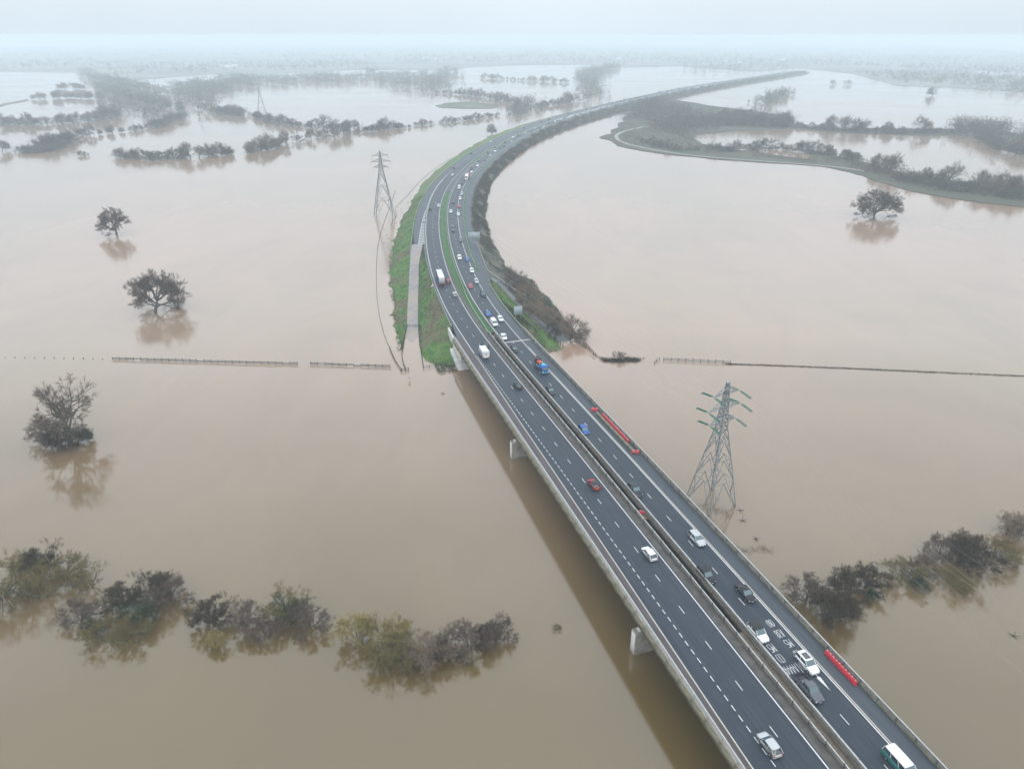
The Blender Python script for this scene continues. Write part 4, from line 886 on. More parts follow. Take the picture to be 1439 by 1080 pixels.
z2={23.0:30.3,26.7:33.8,30.4:37.4}
nx=P(1640,1150,22.0)
dirn=nx[:2]-np.array([49.5,146.5]); dirn=dirn/np.linalg.norm(dirn); far=np.array([49.5,146.5])+dirn*150
for sd_,z,dr,p in i1:
    if dr>0:
        q=[x[3] for x in i2 if x[0]==sd_ and abs(x[1]-z2[z])<.1][0]
        wire('power_line','pale power line over the road from the near pylon %s %s arm'%(lvl[z],side[sd_]),p,q,4.5,.016)
    else:
        nn=np.array([-dirn[1],dirn[0]]); ofs=-sd_*z*0; e_=np.r_[far-nn*(-1)*0+np.array([dirn[1],-dirn[0]])*(-sd_*-1)*4.8*(1 if z==26.7 else .8),z+9.0]
        wire('power_line','pale power line over the right willows from pylon %s %s arm'%(lvl[z],side[sd_]),p,e_,3.0,.017,60)
wire('earth_wire','thin earth wire joining the tops of the near and hazy pylons',k1,k2,3.5,.012)
wire('earth_wire','thin earth wire from the top of the near pylon out over the right willows',k1,np.r_[far,43.0],2.5,.012,60)
# ================================================================== fences in the flood
def fence(label,px,rails=(.55,.95),sp=2.7,h=1.15,z=0.0,pr=.075,rr=.05,cat='fence',broken=0):
    c=smooth_px(px,z,8); L=np.r_[0,np.cumsum(np.linalg.norm(np.diff(c[:,:2],axis=0),axis=1))]
    t=thing('rail_fence',label,cat,tuple(c[0])); o=c[0]
    s=np.arange(0,L[-1],sp); p=np.stack([np.interp(s,L,c[:,k]) for k in range(3)],1)-o
    rg=np.random.default_rng(int(px[0][0])); 
    if len(p)<=300:
        pme=MB().box((0,0,h/2-.3),(pr*2,pr*2,h+.6),taper=.9).mesh('post',timber)
        for q in p:
            k=link('post',pme,t,q+np.array([0,0,rg.normal(0,.06)]),rg.uniform(0,.4)); k.rotation_euler=(rg.normal(0,.05),rg.normal(0,.05),rg.uniform(0,.5))
    for zr_ in rails:
        mb=MB(); a=p[:-1]+[0,0,zr_]; b_=p[1:]+[0,0,zr_]; j=rg.normal(0,.04,a.shape); keep=rg.uniform(0,1,len(a))>broken
        mb.tubes((a+j)[keep],(b_+j)[keep],rr,rr,4); tag(mb.build('rails',timber,t),kind='stuff')
    return t
fence('long post and rail fence in the flood behind the gappy tree at left',[(159,505.5),(250,508),(330,510.5),(419,512.5)],(.3,.6,.9),2.6,1.3,rr=.085,broken=.05)
fence('shorter post and rail fence in the flood between the long fence and the corner posts',[(437,512.5),(490,514.5),(553,516.5)],(.3,.6,.9),2.6,1.3,rr=.085,broken=.05)
fence('row of fence post tops just above the water at the far left',[(8,502.5),(60,503),(110,504),(152,505)],(),3.6,.35,pr=.11)
fence('short curved fence in the flood ending at the corner posts',[(548,490),(556,508),(565,521.5)],(.3,.8),1.6,1.1,rr=.05)
fence('thin curved fence in the flood left of the grass bank',[(556,268),(550,287),(538,320),(531,352),(529.5,400),(533,440),(541,472),(549,491)],(.35,),3.0,.6,rr=.045)
fence('distant fence line in the flood up to the roadside tree',[(690,203),(672,208),(640,220),(612,237),(590,256),(574,274),(557,292),(558,303),(553,310),(549,318)],(.4,),5.0,.7,rr=.07)
fence('little fence stub closing the corner by the flooded service road',[(564,522),(570,521.5),(577,520)],(.3,.65,1.0),1.4,1.4,rr=.07)
fence('fence on the left edge of the flooded service road',[(572,462),(568,480),(566,490),(565.5,502),(568,513),(571,520)],(.4,.85),1.5,1.15,rr=.05)
fence('fence between the flooded service road and the green bank',[(589,452),(590,475),(592,492),(594,505),(596,518)],(.4,.85),1.6,1.15,rr=.05,z=.3)
fence('fence along the water in front of the green bank',[(596,518),(605,516),(616,515.5),(628,516),(640,516)],(.4,.8),2.2,1.2,rr=.05)
fence('broken fence remains leading to the dark mound',[(817,476),(826,487),(838,500)],(.5,),1.8,1.0,rr=.07)
fence('fence stub on the right of the dark mound',[(893,506.5),(900,506.5),(908,503)],(.3,.8),2.0,1.1)
fence('bent fence end left of the long dark fence line at right',[(920,511),(926,506),(933,506.5)],(.3,.8),2.0,1.1)
fence('post and rail fence starting the long dark line at right',[(933,506.5),(980,508.5),(1028,511)],(.25,.6,.95),2.6,1.3,rr=.06)
fence('dark fence beside the flooded cycle path',[(756,456),(768,466),(781,478.5),(795,488)],(.5,.95),1.8,1.25,z=.8)
hl=mound('fence_line_hedge','long thin dark line of drowned hedge and fence running to the right edge',[(1020,511.5),(1100,514),(1200,518),(1300,522.5),(1439,528.5),(1500,531)],.55,twig_d,5200,.12,'hedge')
# little path gates over the service road
g_=thing('cattle_grid_gate','low dark gates lying across the service road above the flood','gate',tuple(P(579,459.5,1.0)))
for dx in (-1.7,1.7):
    mb=MB(); 
    for zz in (.15,.45,.75,1.05): mb.box((dx,0,zz),(2.9,.06,.08))
    for xx in (-1.4,0,1.4): mb.box((dx+xx,0,.6),(.08,.08,1.15))
    mb.build('gate_leaf',darkrail,g_)
for dx in (-3.3,3.3): MB().box((dx,0,.5),(.18,.18,1.5)).build('post',timber,g_)
for i,(u,v,l) in enumerate([(576,534,'white depth marker standing in the water below the corner posts'),(575,541.5,'dark snag in the water just below the white marker')]):
    b0=P(u,v); t=thing('water_marker' if i==0 else 'snag',l,'marker' if i==0 else 'driftwood',tuple(b0))
    if i==0: MB().box((0,0,.4),(.15,.15,1.6)).build('stake',whitepl,t); MB().box((0,-.1,1.0),(.6,.05,.5)).build('plate',sign_back,t)
    else: MB().cyl((0,0,-.3),(.5,.2,.5),.12,.05,6).build('branch',timber,t); MB().cyl((.2,.1,.2),(-.3,.3,.6),.06,.03,5).build('branch',timber,t)
for i,(u,v,l) in enumerate([(550,443,'small knot of drowned branches beside the long left bank'),(623,553,'pale drift twigs on the water left of the bridge shadow'),(1425,893,'bird-like floating branch near the right picture edge'),(574,285,'tuft of drowned branches in the water by the far end of the left bank'),(1041,717,'dark driftwood caught by the near pylon leg'),(1044,731,'tiny drift branch in front of the near pylon'),(1063,757,'single floating stick left of the drowned reeds')]):
    b0=P(u,v,.05); t=thing('drift_branch',l,'driftwood',tuple(b0),i*1.3)
    for j in range(5): a=i+j*1.25; MB().cyl((0,0,.02*j),(math.cos(a)*1.2,math.sin(a)*.9,.15+.25*(j%3)),.07,.03,5).build('branch',timber,t)
# ================================================================== road signs
def backsign(label,u,v,w,h,post,yaw,cols=3,z=None):
    s,o=so_of(u,v); zb=z if z is not None else float(ZR(s))-.6; c=P(u,v,zb); t=thing('direction_sign',label,'sign',tuple(c),yaw)
    MB().box((0,0,post+h/2),(w,.08,h)).build('panel',sign_back,t); MB().box((0,.06,post+h/2),(w*.98,.03,h*.97)).build('sign_face',sign_face,t)
    for k in range(5): MB().box((0,-.07,post+h*(.08+.21*k)),(w,.06,.09)).build('stiffener',galv,t)
    for x in (-w*.30,w*.32): MB().box((x,-.16,(post+h)/2),(.18,.16,post+h)).build('post',galv,t)
backsign('small square road sign seen from behind on the grass between path and barrier',728.5,447.5,3.3,3.4,1.6,.25)
backsign('large wide road sign seen from behind beside the empty slip road',667,345,6.2,3.9,3.2,.15)
s_,o_=so_of(609,412); c=P(609,409,5.0)
t=thing('warning_sign','white triangular warning sign on the grass left of the lorry','sign',tuple(c),.25)
mb=MB(); tri=lambda r_,y,zc:[(0,y,zc+r_),(-r_*.87,y,zc-r_*.5),(r_*.87,y,zc-r_*.5)]
mb.loft([tri(1.15,0,2.5),tri(1.15,.05,2.5)]); mb.build('red_border',redpl,t)
mb=MB(); mb.loft([tri(.95,-.03,2.5),tri(.95,-.003,2.5)]); mb.build('white_face',whitepl,t)
mb=MB(); mb.box((0,-.04,2.35),(.16,.015,.6)); mb.box((.12,-.04,2.62),(.28,.014,.12)); mb.build('symbol',trim,t)
MB().box((0,.12,.95),(.12,.12,2.9)).build('post',galv,t); MB().box((.55,-.01,1.45),(.9,.06,.55)).build('plate',whitepl,t)
# ================================================================== works barriers
bar_b=MB(); rg_=[]
prof=[(-.28,0),(-.28,.22),(-.13,.45),(-.13,.92),(.13,.92),(.13,.45),(.28,.22),(.28,0)]
bar_b.loft([[(-.95,a,b_) for a,b_ in prof],[(.95,a,b_) for a,b_ in prof]]); bb_me=bar_b.mesh('barrier_body',redpl)
cap_me=MB().box((0,0,.99),(.16,.12,.08)).mesh('filler_cap',whitepl); rib_me=MB().box((0,0,.5),(.12,.60,.9),taper=.6).mesh('rib',redpl)
def wbar(s,o,lab,rz=0,group='red water-filled barriers on the bridge'):
    t=thing('water_barrier',lab,'traffic barrier',tuple(RD(s,o,.005)),heading(s)+rz,group); link('barrier_body',bb_me,t)
    link('filler_cap',cap_me,t,(-.5,0,0)); link('filler_cap',cap_me,t,(.5,0,0)); link('rib',rib_me,t,(-.35,0,.0)); link('rib',rib_me,t,(.35,0,0)); return t
L1=['far end of the red barrier row behind the concrete barrier']+['red barrier in the row behind the concrete barrier, %s from the far end'%w for w in ('second','third','fourth','fifth','sixth','seventh')]+['near end of the red barrier row behind the concrete barrier']
for i,l in enumerate(L1): wbar(94.5-i*2.02,14.45,l)
wbar(74.2,13.7,'red barrier set across the near end of the concrete barrier',1.2); wbar(98.9,13.6,'red barrier set across the far end of the concrete barrier',1.3)
L2=['far end of the short red barrier row against the right parapet beside the white car','second red barrier of the short row against the right parapet','third red barrier of the short row against the right parapet, in its middle','fourth red barrier of the short row against the right parapet','near end of the short red barrier row against the right parapet']
for i,l in enumerate(L2): wbar(4.4-i*1.45,14.35,l).scale=(.74,1,1)
wbar(50.8,3.2,'single red barrier on the platform in the gap between the decks',.9).scale=(.6,.6,.8)
t=thing('concrete_barrier','temporary concrete barrier shielding the row of red barriers on the right','traffic barrier')
for i in range(8):
    s=97-i*2.9; o=13.25+ (.25 if i==0 else 0); c=RD(s-1.4,13.35,.43); MB().box((0,0,0),(2.86,.5,.85),0,0,.999).build('block',conc_fascia,t).location=tuple(c)
    t.children[-1].rotation_euler=(0,0,heading(s))
# ================================================================== vehicles
def body_mesh(st,name='body'):
    "st: rows (x, half width, z low, z high)"
    mb=MB(); rings=[]
    for x,w,z0,z1 in st:
        rings.append([(x,-w*.90,z0),(x,-w,z0+.14),(x,-w,z1-.16),(x,-w*.93,z1-.03),(x,-w*.6,z1),(x,w*.6,z1),(x,w*.93,z1-.03),(x,w,z1-.16),(x,w,z0+.14),(x,w*.90,z0)])
    mb.loft(rings); return mb
def vehicle_proto(L,Wd,Ht,belt,x0b,x0t,x1t,x1b,tw=.80,gz=.20,bonnet=.92,rear=None,wheel=.33,kind='car',roofc=None):
    "x0b..x1b rear/front of the glasshouse at the belt, x0t..x1t at the roof"
    h=L/2; w=Wd/2; parts=[]
    rr=rear or belt
    st=[(-h,w*.78,gz+.15,rr*.80),(-h+.12,w*.94,gz,rr*.93),(-h+.5,w,gz,rr),(x0b,w,gz,belt),(x1b-.3,w,gz,belt),(x1b+.15,w*.99,gz,belt*.985),(h-.55,w*.96,gz,belt*bonnet),(h-.14,w*.86,gz,belt*bonnet*.86),(h,w*.70,gz+.12,belt*bonnet*.66)]
    if kind=='van': st=[(-h,w*.94,gz+.1,belt),(-h+.1,w,gz,belt),(x1b-.1,w,gz,belt),(x1b+.1,w*.98,gz,belt*.97),(h-.2,w*.92,gz,belt*bonnet*.84),(h,w*.80,gz+.1,belt*bonnet*.68)]
    parts.append(('body',body_mesh(st).mesh('body',PAINT['white'],True),0))
    wb=w*.93; wt=w*tw; mb=MB(); zb=belt-.06; zt=Ht-.05
    B=[(x0b,-wb,zb),(x1b,-wb,zb),(x1b,wb,zb),(x0b,wb,zb)]; T=[(x0t,-wt,zt),(x1t,-wt,zt),(x1t,wt,zt),(x0t,wt,zt)]
    v=B+T; mb.add(v,[[0,1,5,4],[2,3,7,6],[3,0,4,7]],0); parts.append(('window_glass',mb.mesh('window_glass',glass),0))
    mb=MB(); mb.add([v[1],v[2],v[6],v[5]],[[0,1,2,3]],0); parts.append(('windscreen',mb.mesh('windscreen',glass_l),0))
    # roof with rounded edges and pillars
    mb=MB(); rings=[]
    for x,sc,dz in ((x0t-.03,.90,-.04),(x0t+.15,1,.02),((x0t+x1t)/2,1.01,.05),(x1t-.15,1,.02),(x1t+.03,.92,-.04)):
        rings.append([(x,-wt*sc*1.03,zt+dz-.07),(x,-wt*sc,zt+dz),(x,-wt*.6*sc,zt+dz+.03),(x,wt*.6*sc,zt+dz+.03),(x,wt*sc,zt+dz),(x,wt*sc*1.03,zt+dz-.07)])
    mb.loft(rings); parts.append(('roof',mb.mesh('roof',PAINT['white'],True),1))
    mb=MB(); 
    for k in range(4): mb.tubes([np.array(B[k])*[1,1.0,1]],[np.array(T[k])*[1,1.01,1]],.055,.045,5)
    xm=(x0b+x1b)/2
    for s_ in (-1,1):
        for f in ((.45,) if L<4.9 else (.32,.66)): mb.tubes([[x0b+(x1b-x0b)*f,s_*wb*1.005,zb]],[[x0t+(x1t-x0t)*f,s_*wt*1.02,zt]],.05,.045,4)
    parts.append(('pillars',mb.mesh('pillars',PAINT['white']),0))
    # wheels
    wheels=[(x,s_) for x in (-h+.85*L/4.3,h-.82*L/4.3) for s_ in (-1,1)]
    tm=MB().cyl((0,-.11,0),(0,.11,0),wheel,None,12).mesh('tyre',tyre); rm=MB().cyl((0,-.125,0),(0,.125,0),wheel*.62,None,8).mesh('rim',rim)
    hl=[]
    lm=MB().box((0,0,0),(.16,.34,.13),taper=.9).mesh('headlight',lamp_w); tl=MB().box((0,0,0),(.10,.26,.22)).mesh('tail_light',lamp_r)
    mi=MB().box((0,0,0),(.12,.20,.13)).mesh('mirror',trim)
    gr=MB().box((h-.015,0,belt*.42),(.06,w*1.0,.20)).mesh('grille',trim)
    pl=MB().box((0,0,0),(.03,.5,.11)).mesh('number_plate',plate_w); pl2=MB().box((0,0,0),(.03,.5,.11)).mesh('number_plate',plate_y)
    return dict(parts=parts,wheels=wheels,tm=tm,rm=rm,lm=lm,tl=tl,mi=mi,gr=gr,pl=pl,pl2=pl2,L=L,w=w,wr=wheel,belt=belt,bon=bonnet,x1b=x1b,gz=gz,rr=rr,extra=None)
VP={}
VP['hatch']=vehicle_proto(4.25,1.82,1.47,.93,-2.0,-1.45,.35,1.15)
VP['saloon']=vehicle_proto(4.7,1.86,1.44,.93,-1.75,-1.0,.25,1.1)
VP['estate']=vehicle_proto(4.75,1.87,1.52,.95,-2.28,-1.95,.25,1.1)
VP['suv']=vehicle_proto(4.6,1.92,1.70,1.06,-2.18,-1.85,.35,1.1,wheel=.37,tw=.82)
VP['pickup']=vehicle_proto(5.3,1.92,1.80,1.10,-.75,-.55,.65,1.35,wheel=.40,rear=1.08,tw=.82)
VP['van']=vehicle_proto(5.2,1.96,2.0,1.15,-2.55,-2.45,1.25,2.0,wheel=.36,kind='van',tw=.86)
VP['minibus']=vehicle_proto(5.4,2.0,2.02,1.18,-2.6,-2.4,1.3,2.05,wheel=.36,kind='van',tw=.86)
lights_=True
def setp(o,m): 
    if o.data.materials: o.material_slots[0].link='OBJECT'; o.material_slots[0].material=m
def car(kind,col,loc,rz,label,group=None,roof=None,detail=2,name=None,cat='car',lower=None):
    v=VP[kind]; t=thing(name or {'van':'van','minibus':'minibus','pickup':'pickup_truck'}.get(kind,'car'),label,cat,loc,rz,group)
    for nm,me,isroof in v['parts']:
        o=link(nm,me,t)
        if nm in('body','pillars'): setp(o,PAINT[lower] if (lower and nm=='body') else PAINT[col])
        if isroof: setp(o,PAINT[roof or col])
        if nm=='pillars': tag(o,kind='stuff')
    h=v['L']/2
    for x,s_ in v['wheels']:
        wl=link('wheel',v['tm'],t,(x,s_*(v['w']-.10),v['wr']))
        if detail>1: link('rim',v['rm'],wl)
    hz_=v['belt']*v['bon']*.70
    for s_ in (-1,1):
        link('headlight',v['lm'],t,(h-.14,s_*v['w']*.66,hz_)); link('tail_light',v['tl'],t,(-h+.07,s_*v['w']*.74,v['rr']*.78))
        if detail>1: link('mirror',v['mi'],t,(v['x1b']-.25,s_*(v['w']+.06),v['belt']+.04))
    if detail>1:
        link('grille',v['gr'],t); link('number_plate',v['pl'],t,(h+.02,0,.42)); link('number_plate',v['pl2'],t,(-h-.01,0,.62))
    if kind=='pickup':
        MB().box((-1.72,0,1.075),(1.62,1.5,.03)).build('load_bed',trim,t); 
        for s_ in (-1,1): MB().box((-1.72,s_*.84,1.12),(1.75,.14,.10)).build('bed_rail',PAINT['black'],t)
        MB().box((-2.58,0,1.12),(.1,1.8,.10)).build('tailgate_cap',PAINT['black'],t)
    return t
def place(u,v,h,toward,s=None):
    "vehicle centre seen at (u,v), its middle h above the road"
    s_,o_=so_of(u,v,h); p=RD(s_,o_,.012); a=heading(s_)+(math.pi if toward else 0); return p,a,s_,o_
NEARV=[('silver','hatch',1082,1044,0,'silver hatchback driving away, nearest car on the left carriageway',{}),
('white','hatch',913,776,0,'white hatchback driving away alone in the outer lane of the left carriageway',{}),
('red','hatch',835,679,0,'dark red hatchback driving away on the bridge',dict(roof='black')),
('black','hatch',728,540,0,'black car driving away behind the white motorhome',{}),
('silver','hatch',639,412.5,0,'pale grey-gold car driving away just behind the lorry',{}),
('red','hatch',630,394,0,'bright red car overtaking the blue-sided lorry',{}),
('white','pickup',0,0,0,'',{}),
('grey','pickup',1138,966,1,'grey pickup truck with a black open load bed beside the white car',{}),
('white','suv',1135,929,1,'white car beside the grey pickup, driving over the road lettering',{}),
('white','suv',1066,886,1,'white car with a black roof left of the road lettering',dict(roof='black')),
('black','saloon',1048,831,1,'black saloon in the inner lane near the right hard shoulder, before the road lettering',{}),
('black','suv',993,805.5,1,'black car by the median wall behind the white car with the black roof',dict(roof='black')),
('silver','estate',980,755,1,'silver estate car in the lane by the right hard shoulder near the pylon',{}),
('dark_grey','suv',893,686.5,1,'dark grey off-roader by the median wall in the middle of the bridge',{}),
('blue','hatch',821,602.5,1,'bright blue hatchback level with the red barriers',{}),
('dark_grey','hatch',774,547.5,1,'dark green-grey car just in front of the blue recovery lorry',{}),
('black','saloon',723.5,489.5,1,'dark saloon coming off the expansion joint beside the recovery lorry',{}),
('white','hatch',708,472.5,1,'white car about to cross the expansion joint',{}),
('white','van',694.5,452.5,1,'white van beside the white car above the expansion joint',{}),
('white','hatch',703.5,447,1,'white car right of the white van',{}),
('blue','hatch',686,440,1,'dark blue car just behind the white van',{}),
('dark_grey','suv',679.5,412.5,1,'dark estate between the blue car and the silver car in the queue',{}),
('red','hatch',661.3,401.3,1,'red car with orange lights beside the green median in the queue',{}),
('silver','hatch',670,394.3,1,'silver car just ahead of the first split of the slip road',{}),
('white','hatch',663.5,379.5,1,'white car at the near end of the planted strip',{}),
('blue','hatch',657,364,1,'blue car in the queue right of the white one',{}),
('white','suv',646.2,361,1,'white car in the queue left of the blue one',{}),
('grey','van',648,336.5,1,'grey pickup-like van in the queue left of the large sign',{}),
('dark_blue','hatch',637,323,1,'dark blue car left of the small white vehicle in the queue',{}),
('dark_grey','hatch',637,317.5,1,'dark car directly behind the dark blue one in the queue',{}),
('white','hatch',644.5,300.5,1,'white car beside the narrow white and pink cars in the queue',{}),
('white','hatch',634,296.5,1,'white car nearest the median end in the queue',{}),
('red','hatch',645.2,289.8,1,'faded red car in the queue',{}),
('black','hatch',637.3,284,1,'dark car left of the faded red one',{}),
('white','hatch',647,278.3,1,'white car behind the faded red one',{}),
('silver','suv',649.5,271.5,1,'silver off-roader in front of the white and red lorry',{}),
('white','van',645.9,262.6,1,'white van left of the white and red lorry',{}),
('dark_grey','hatch',648.7,257.4,1,'dark car just behind the white van left of the lorry',{})]
busy=[]
for col,kind,u,v,tw_,lab,kw in NEARV:
    if not lab: continue
    h=.8 if kind not in('van','minibus','suv') else .95
    p,a,s_,o_=place(u,v,h,tw_); busy.append((s_,o_)); car(kind,col,p,a,lab,None,cat={'van':'van','pickup':'pickup truck'}.get(kind,'car'),detail=2 if v>340 else 1,**kw)
# minibus at the lower right corner
p,a,s_,o_=place(1267,1070,1.2,1); t=car('minibus','white',p,a,'white and teal minibus cut by the lower right picture edge',None,cat='minibus',lower='teal')
# parked-looking motorbike speck
p,a,s_,o_=place(643,318.5,.6,1); t=thing('motorbike','tiny white motorbike filtering through the queue','motorbike',p,a)
MB().loft([[(-.8,-.12,.55),(-.8,.12,.55),(-.8,.1,.8),(-.8,-.1,.8)],[(.2,-.2,.5),(.2,.2,.5),(.2,.15,.95),(.2,-.15,.95)],[(.8,-.2,.6),(.8,.2,.6),(.7,.12,1.15),(.7,-.12,1.15)]]).build('fairing',PAINT['white'],t)
for x in (-.7,.7): MB().cyl((x,-.07,.32),(x,.07,.32),.32,None,10).build('wheel',tyre,t)
p,a,s_,o_=place(643,317.5,1.2,1); t=thing('person','rider in dark clothing on the white motorbike','person',(p[0],p[1],p[2]),a)
MB().loft([[(-.35,-.2,.75),(-.35,.2,.75),(-.1,.2,.75),(-.1,-.2,.75)],[(-.15,-.24,1.35),(-.15,.24,1.35),(.1,.24,1.35),(.1,-.24,1.35)],[(-.05,-.1,1.5),(-.05,.1,1.5),(.1,.1,1.5),(.1,-.1,1.5)],[(-.08,-.12,1.6),(-.08,.12,1.6),(.16,.12,1.6),(.16,-.12,1.6)],[(-.05,-.1,1.8),(-.05,.1,1.8),(.12,.1,1.8),(.12,-.1,1.8)]]).build('body',trim,t)
# motorhome / white box van with a car tucked in front
def wheelset(t,xs,w,r=.42,dual=0):
    me=MB().cyl((0,-.14,0),(0,.14,0),r,None,12).mesh('tyre',tyre); rm=MB().cyl((0,-.15,0),(0,.15,0),r*.55,None,8).mesh('rim',rim)
    for x in xs:
        for s_ in (-1,1): wl=link('wheel',me,t,(x,s_*(w-.14),r)); link('rim',rm,wl)
p,a,s_,o_=place(680,493.5,1.6,0)
sm_=s_
t=thing('motorhome','white box-bodied motorhome driving away at the start of the bridge','motorhome',p,a)
MB().loft([[(-3.3,-1.12,.55),(-3.3,1.12,.55),(-3.3,1.12,2.85),(-3.3,1.0,3.0),(-3.3,-1.0,3.0),(-3.3,-1.12,2.85)],[(1.4,-1.12,.55),(1.4,1.12,.55),(1.4,1.12,2.95),(1.4,1.0,3.1),(1.4,-1.0,3.1),(1.4,-1.12,2.95)],[(2.2,-1.0,1.9),(2.2,1.0,1.9),(2.1,1.0,2.7),(2.0,.9,2.9),(2.0,-.9,2.9),(2.1,-1.0,2.7)]]).build('coach_body',PAINT['white'],t)
body_mesh([(1.0,.95,.45,1.9),(2.2,.98,.4,1.75),(2.9,.95,.4,1.2),(3.3,.8,.45,.95)]).build('cab',PAINT['white'],t)
MB().add([(2.15,-.85,1.85),(2.15,.85,1.85),(2.75,.8,1.28),(2.75,-.8,1.28)],[[0,1,2,3]]).build('windscreen',glass,t)
MB().box((-3.31,.1,1.9),(.04,.75,.30)).build('rear_window',glass,t); MB().box((-3.32,0,.62),(.06,2.1,.2)).build('bumper',mat('bumper_pinkish',(.42,.2,.18),.5),t)
for s_ in (-1,1):
    MB().box((-1.6,s_*1.13,1.9),(.9,.03,.4)).build('side_window',glass,t); MB().box((-3.33,s_*.95,1.0),(.05,.18,.45)).build('tail_light',lamp_r,t)
    MB().box((.4,s_*1.13,1.9),(.7,.03,.4)).build('side_window',glass,t)
MB().box((-.8,0,3.08),(.7,.7,.12)).build('roof_vent',whitepl,t)
wheelset(t,(-1.9,2.1),1.05)
p=RD(sm_+7.5,-2.3,.012); car('hatch','black',p,heading(sm_+8),'black car half hidden in front of the white motorhome')
# articulated lorry
p,a,s_,o_=place(619,389.5,2.0,0)
t=thing('articulated_lorry','articulated lorry with white roof, grey rear doors and blue side','lorry',p,a)
MB().box((-1.0,0,2.65),(12.6,2.5,2.7)).build('trailer_box',mat('trailer_blue',(.015,.06,.20),.5),t)
MB().box((-1.0,0,4.03),(12.6,2.5,.05)).build('trailer_roof',PAINT['white'],t)
for s_ in (-.62,.62): MB().box((-7.33,s_,2.65),(.05,1.2,2.6)).build('rear_door',mat('door_grey',(.50,.50,.50),.5),t)
for y in (-.95,-.3,.3,.95): MB().cyl((-7.38,y,1.4),(-7.38,y,3.9),.03,None,5).build('door_bar',galv,t)
MB().box((-7.3,0,1.1),(.15,2.4,.2)).build('bumper',lamp_r,t); MB().box((-1,0,1.15),(12,.9,.3)).build('chassis',trim,t)
MB().loft([[(5.6,-1.2,.6),(5.6,1.2,.6),(5.6,1.2,3.4),(5.6,-1.2,3.4)],[(7.3,-1.2,.6),(7.3,1.2,.6),(7.3,1.15,3.0),(7.3,-1.15,3.0)],[(7.7,-1.15,.6),(7.7,1.15,.6),(7.6,1.1,1.9),(7.6,-1.1,1.9)]]).build('cab',PAINT['dark_blue'],t)
MB().add([(7.32,-1.0,2.95),(7.32,1.0,2.95),(7.62,1.0,1.95),(7.62,-1.0,1.95)],[[0,1,2,3]]).build('windscreen',glass,t)
wheelset(t,(-6.0,-4.7,-3.4,4.6,6.8),1.2,.5)
# recovery lorry carrying an orange tractor-like machine
p,a,s_,o_=place(761,515,1.2,1)
t=thing('recovery_lorry','bright blue flatbed recovery lorry on the bridge carrying an orange machine','lorry',p,a)
MB().loft([[(2.0,-1.15,.7),(2.0,1.15,.7),(2.0,1.1,2.75),(2.0,-1.1,2.75)],[(3.4,-1.15,.6),(3.4,1.15,.6),(3.4,1.05,2.6),(3.4,-1.05,2.6)],[(3.9,-1.12,.6),(3.9,1.12,.6),(3.85,1.05,1.6),(3.85,-1.05,1.6)]]).build('cab',PAINT['blue'],t)
MB().add([(3.43,-.95,2.5),(3.43,.95,2.5),(3.88,.95,1.65),(3.88,-.95,1.65)],[[0,1,2,3]]).build('windscreen',glass,t)
MB().box((2.7,0,2.8),(.35,1.7,.14)).build('beacon_bar',mat('beacon_cyan',(.1,.5,.65),.3),t)
MB().box((1.2,0,1.9),(1.1,2.2,1.2)).build('winch_locker',PAINT['blue'],t); MB().box((1.2,.2,2.55),(.8,1.2,.12)).build('locker_lid',mat('beacon_cyan',(.1,.5,.65),.3),t)
MB().box((-1.7,0,1.1),(5.0,2.4,.18)).build('flatbed',mat('bed_grey',(.2,.2,.21),.6),t); MB().box((-.6,0,.8),(7,.8,.3)).build('chassis',trim,t)
for s_ in (-1,1):
    MB().box((-1.7,s_*1.2,1.25),(5.0,.08,.22)).build('side_rail',PAINT['blue'],t); MB().box((3.92,s_*.85,1.0),(.1,.4,.22)).build('headlight',lamp_w,t); MB().box((3.3,s_*1.3,2.1),(.15,.25,.5)).build('mirror',trim,t)
MB().box((3.95,0,.7),(.12,2.2,.35)).build('bumper',mat('bumper_cyan',(.05,.3,.4),.4),t)
wheelset(t,(-3.0,-1.8,2.9),1.15,.48)
d_=np.array([math.cos(a),math.sin(a)]); q=np.array(p); q[:2]-=d_*2.2; q[2]+=1.2
t=thing('orange_tractor','orange machine with a black cab riding on the blue recovery lorry','machine',q,a)
MB().loft([[(-.2,-.45,.5),(-.2,.45,.5),(-.2,.45,1.3),(-.2,-.45,1.3)],[(1.5,-.42,.5),(1.5,.42,.5),(1.5,.38,1.15),(1.5,-.38,1.15)]]).build('bonnet',PAINT['orange'],t)
MB().box((-.9,0,1.55),(1.3,1.25,1.3),taper=.88).build('cab',glass,t); MB().box((-.9,0,2.25),(1.2,1.15,.12)).build('cab_roof',trim,t)
MB().box((-.9,0,.7),(1.5,1.3,.45)).build('mudguards',PAINT['orange'],t); MB().box((-2.2,.2,1.1),(.7,1.0,1.3)).build('rear_attachment',PAINT['orange'],t)
MB().cyl((-1.8,-.3,1.2),(-2.5,-.5,2.0),.12,.08,6).build('boom',PAINT['orange'],t)
me=MB().cyl((0,-.2,0),(0,.2,0),.62,None,12).mesh('rear_wheel',tyre); mf=MB().cyl((0,-.14,0),(0,.14,0),.36,None,12).mesh('front_wheel',tyre)
for s_ in (-1,1): link('rear_wheel',me,t,(-1.0,s_*.85,.62)); link('front_wheel',mf,t,(1.0,s_*.65,.36))
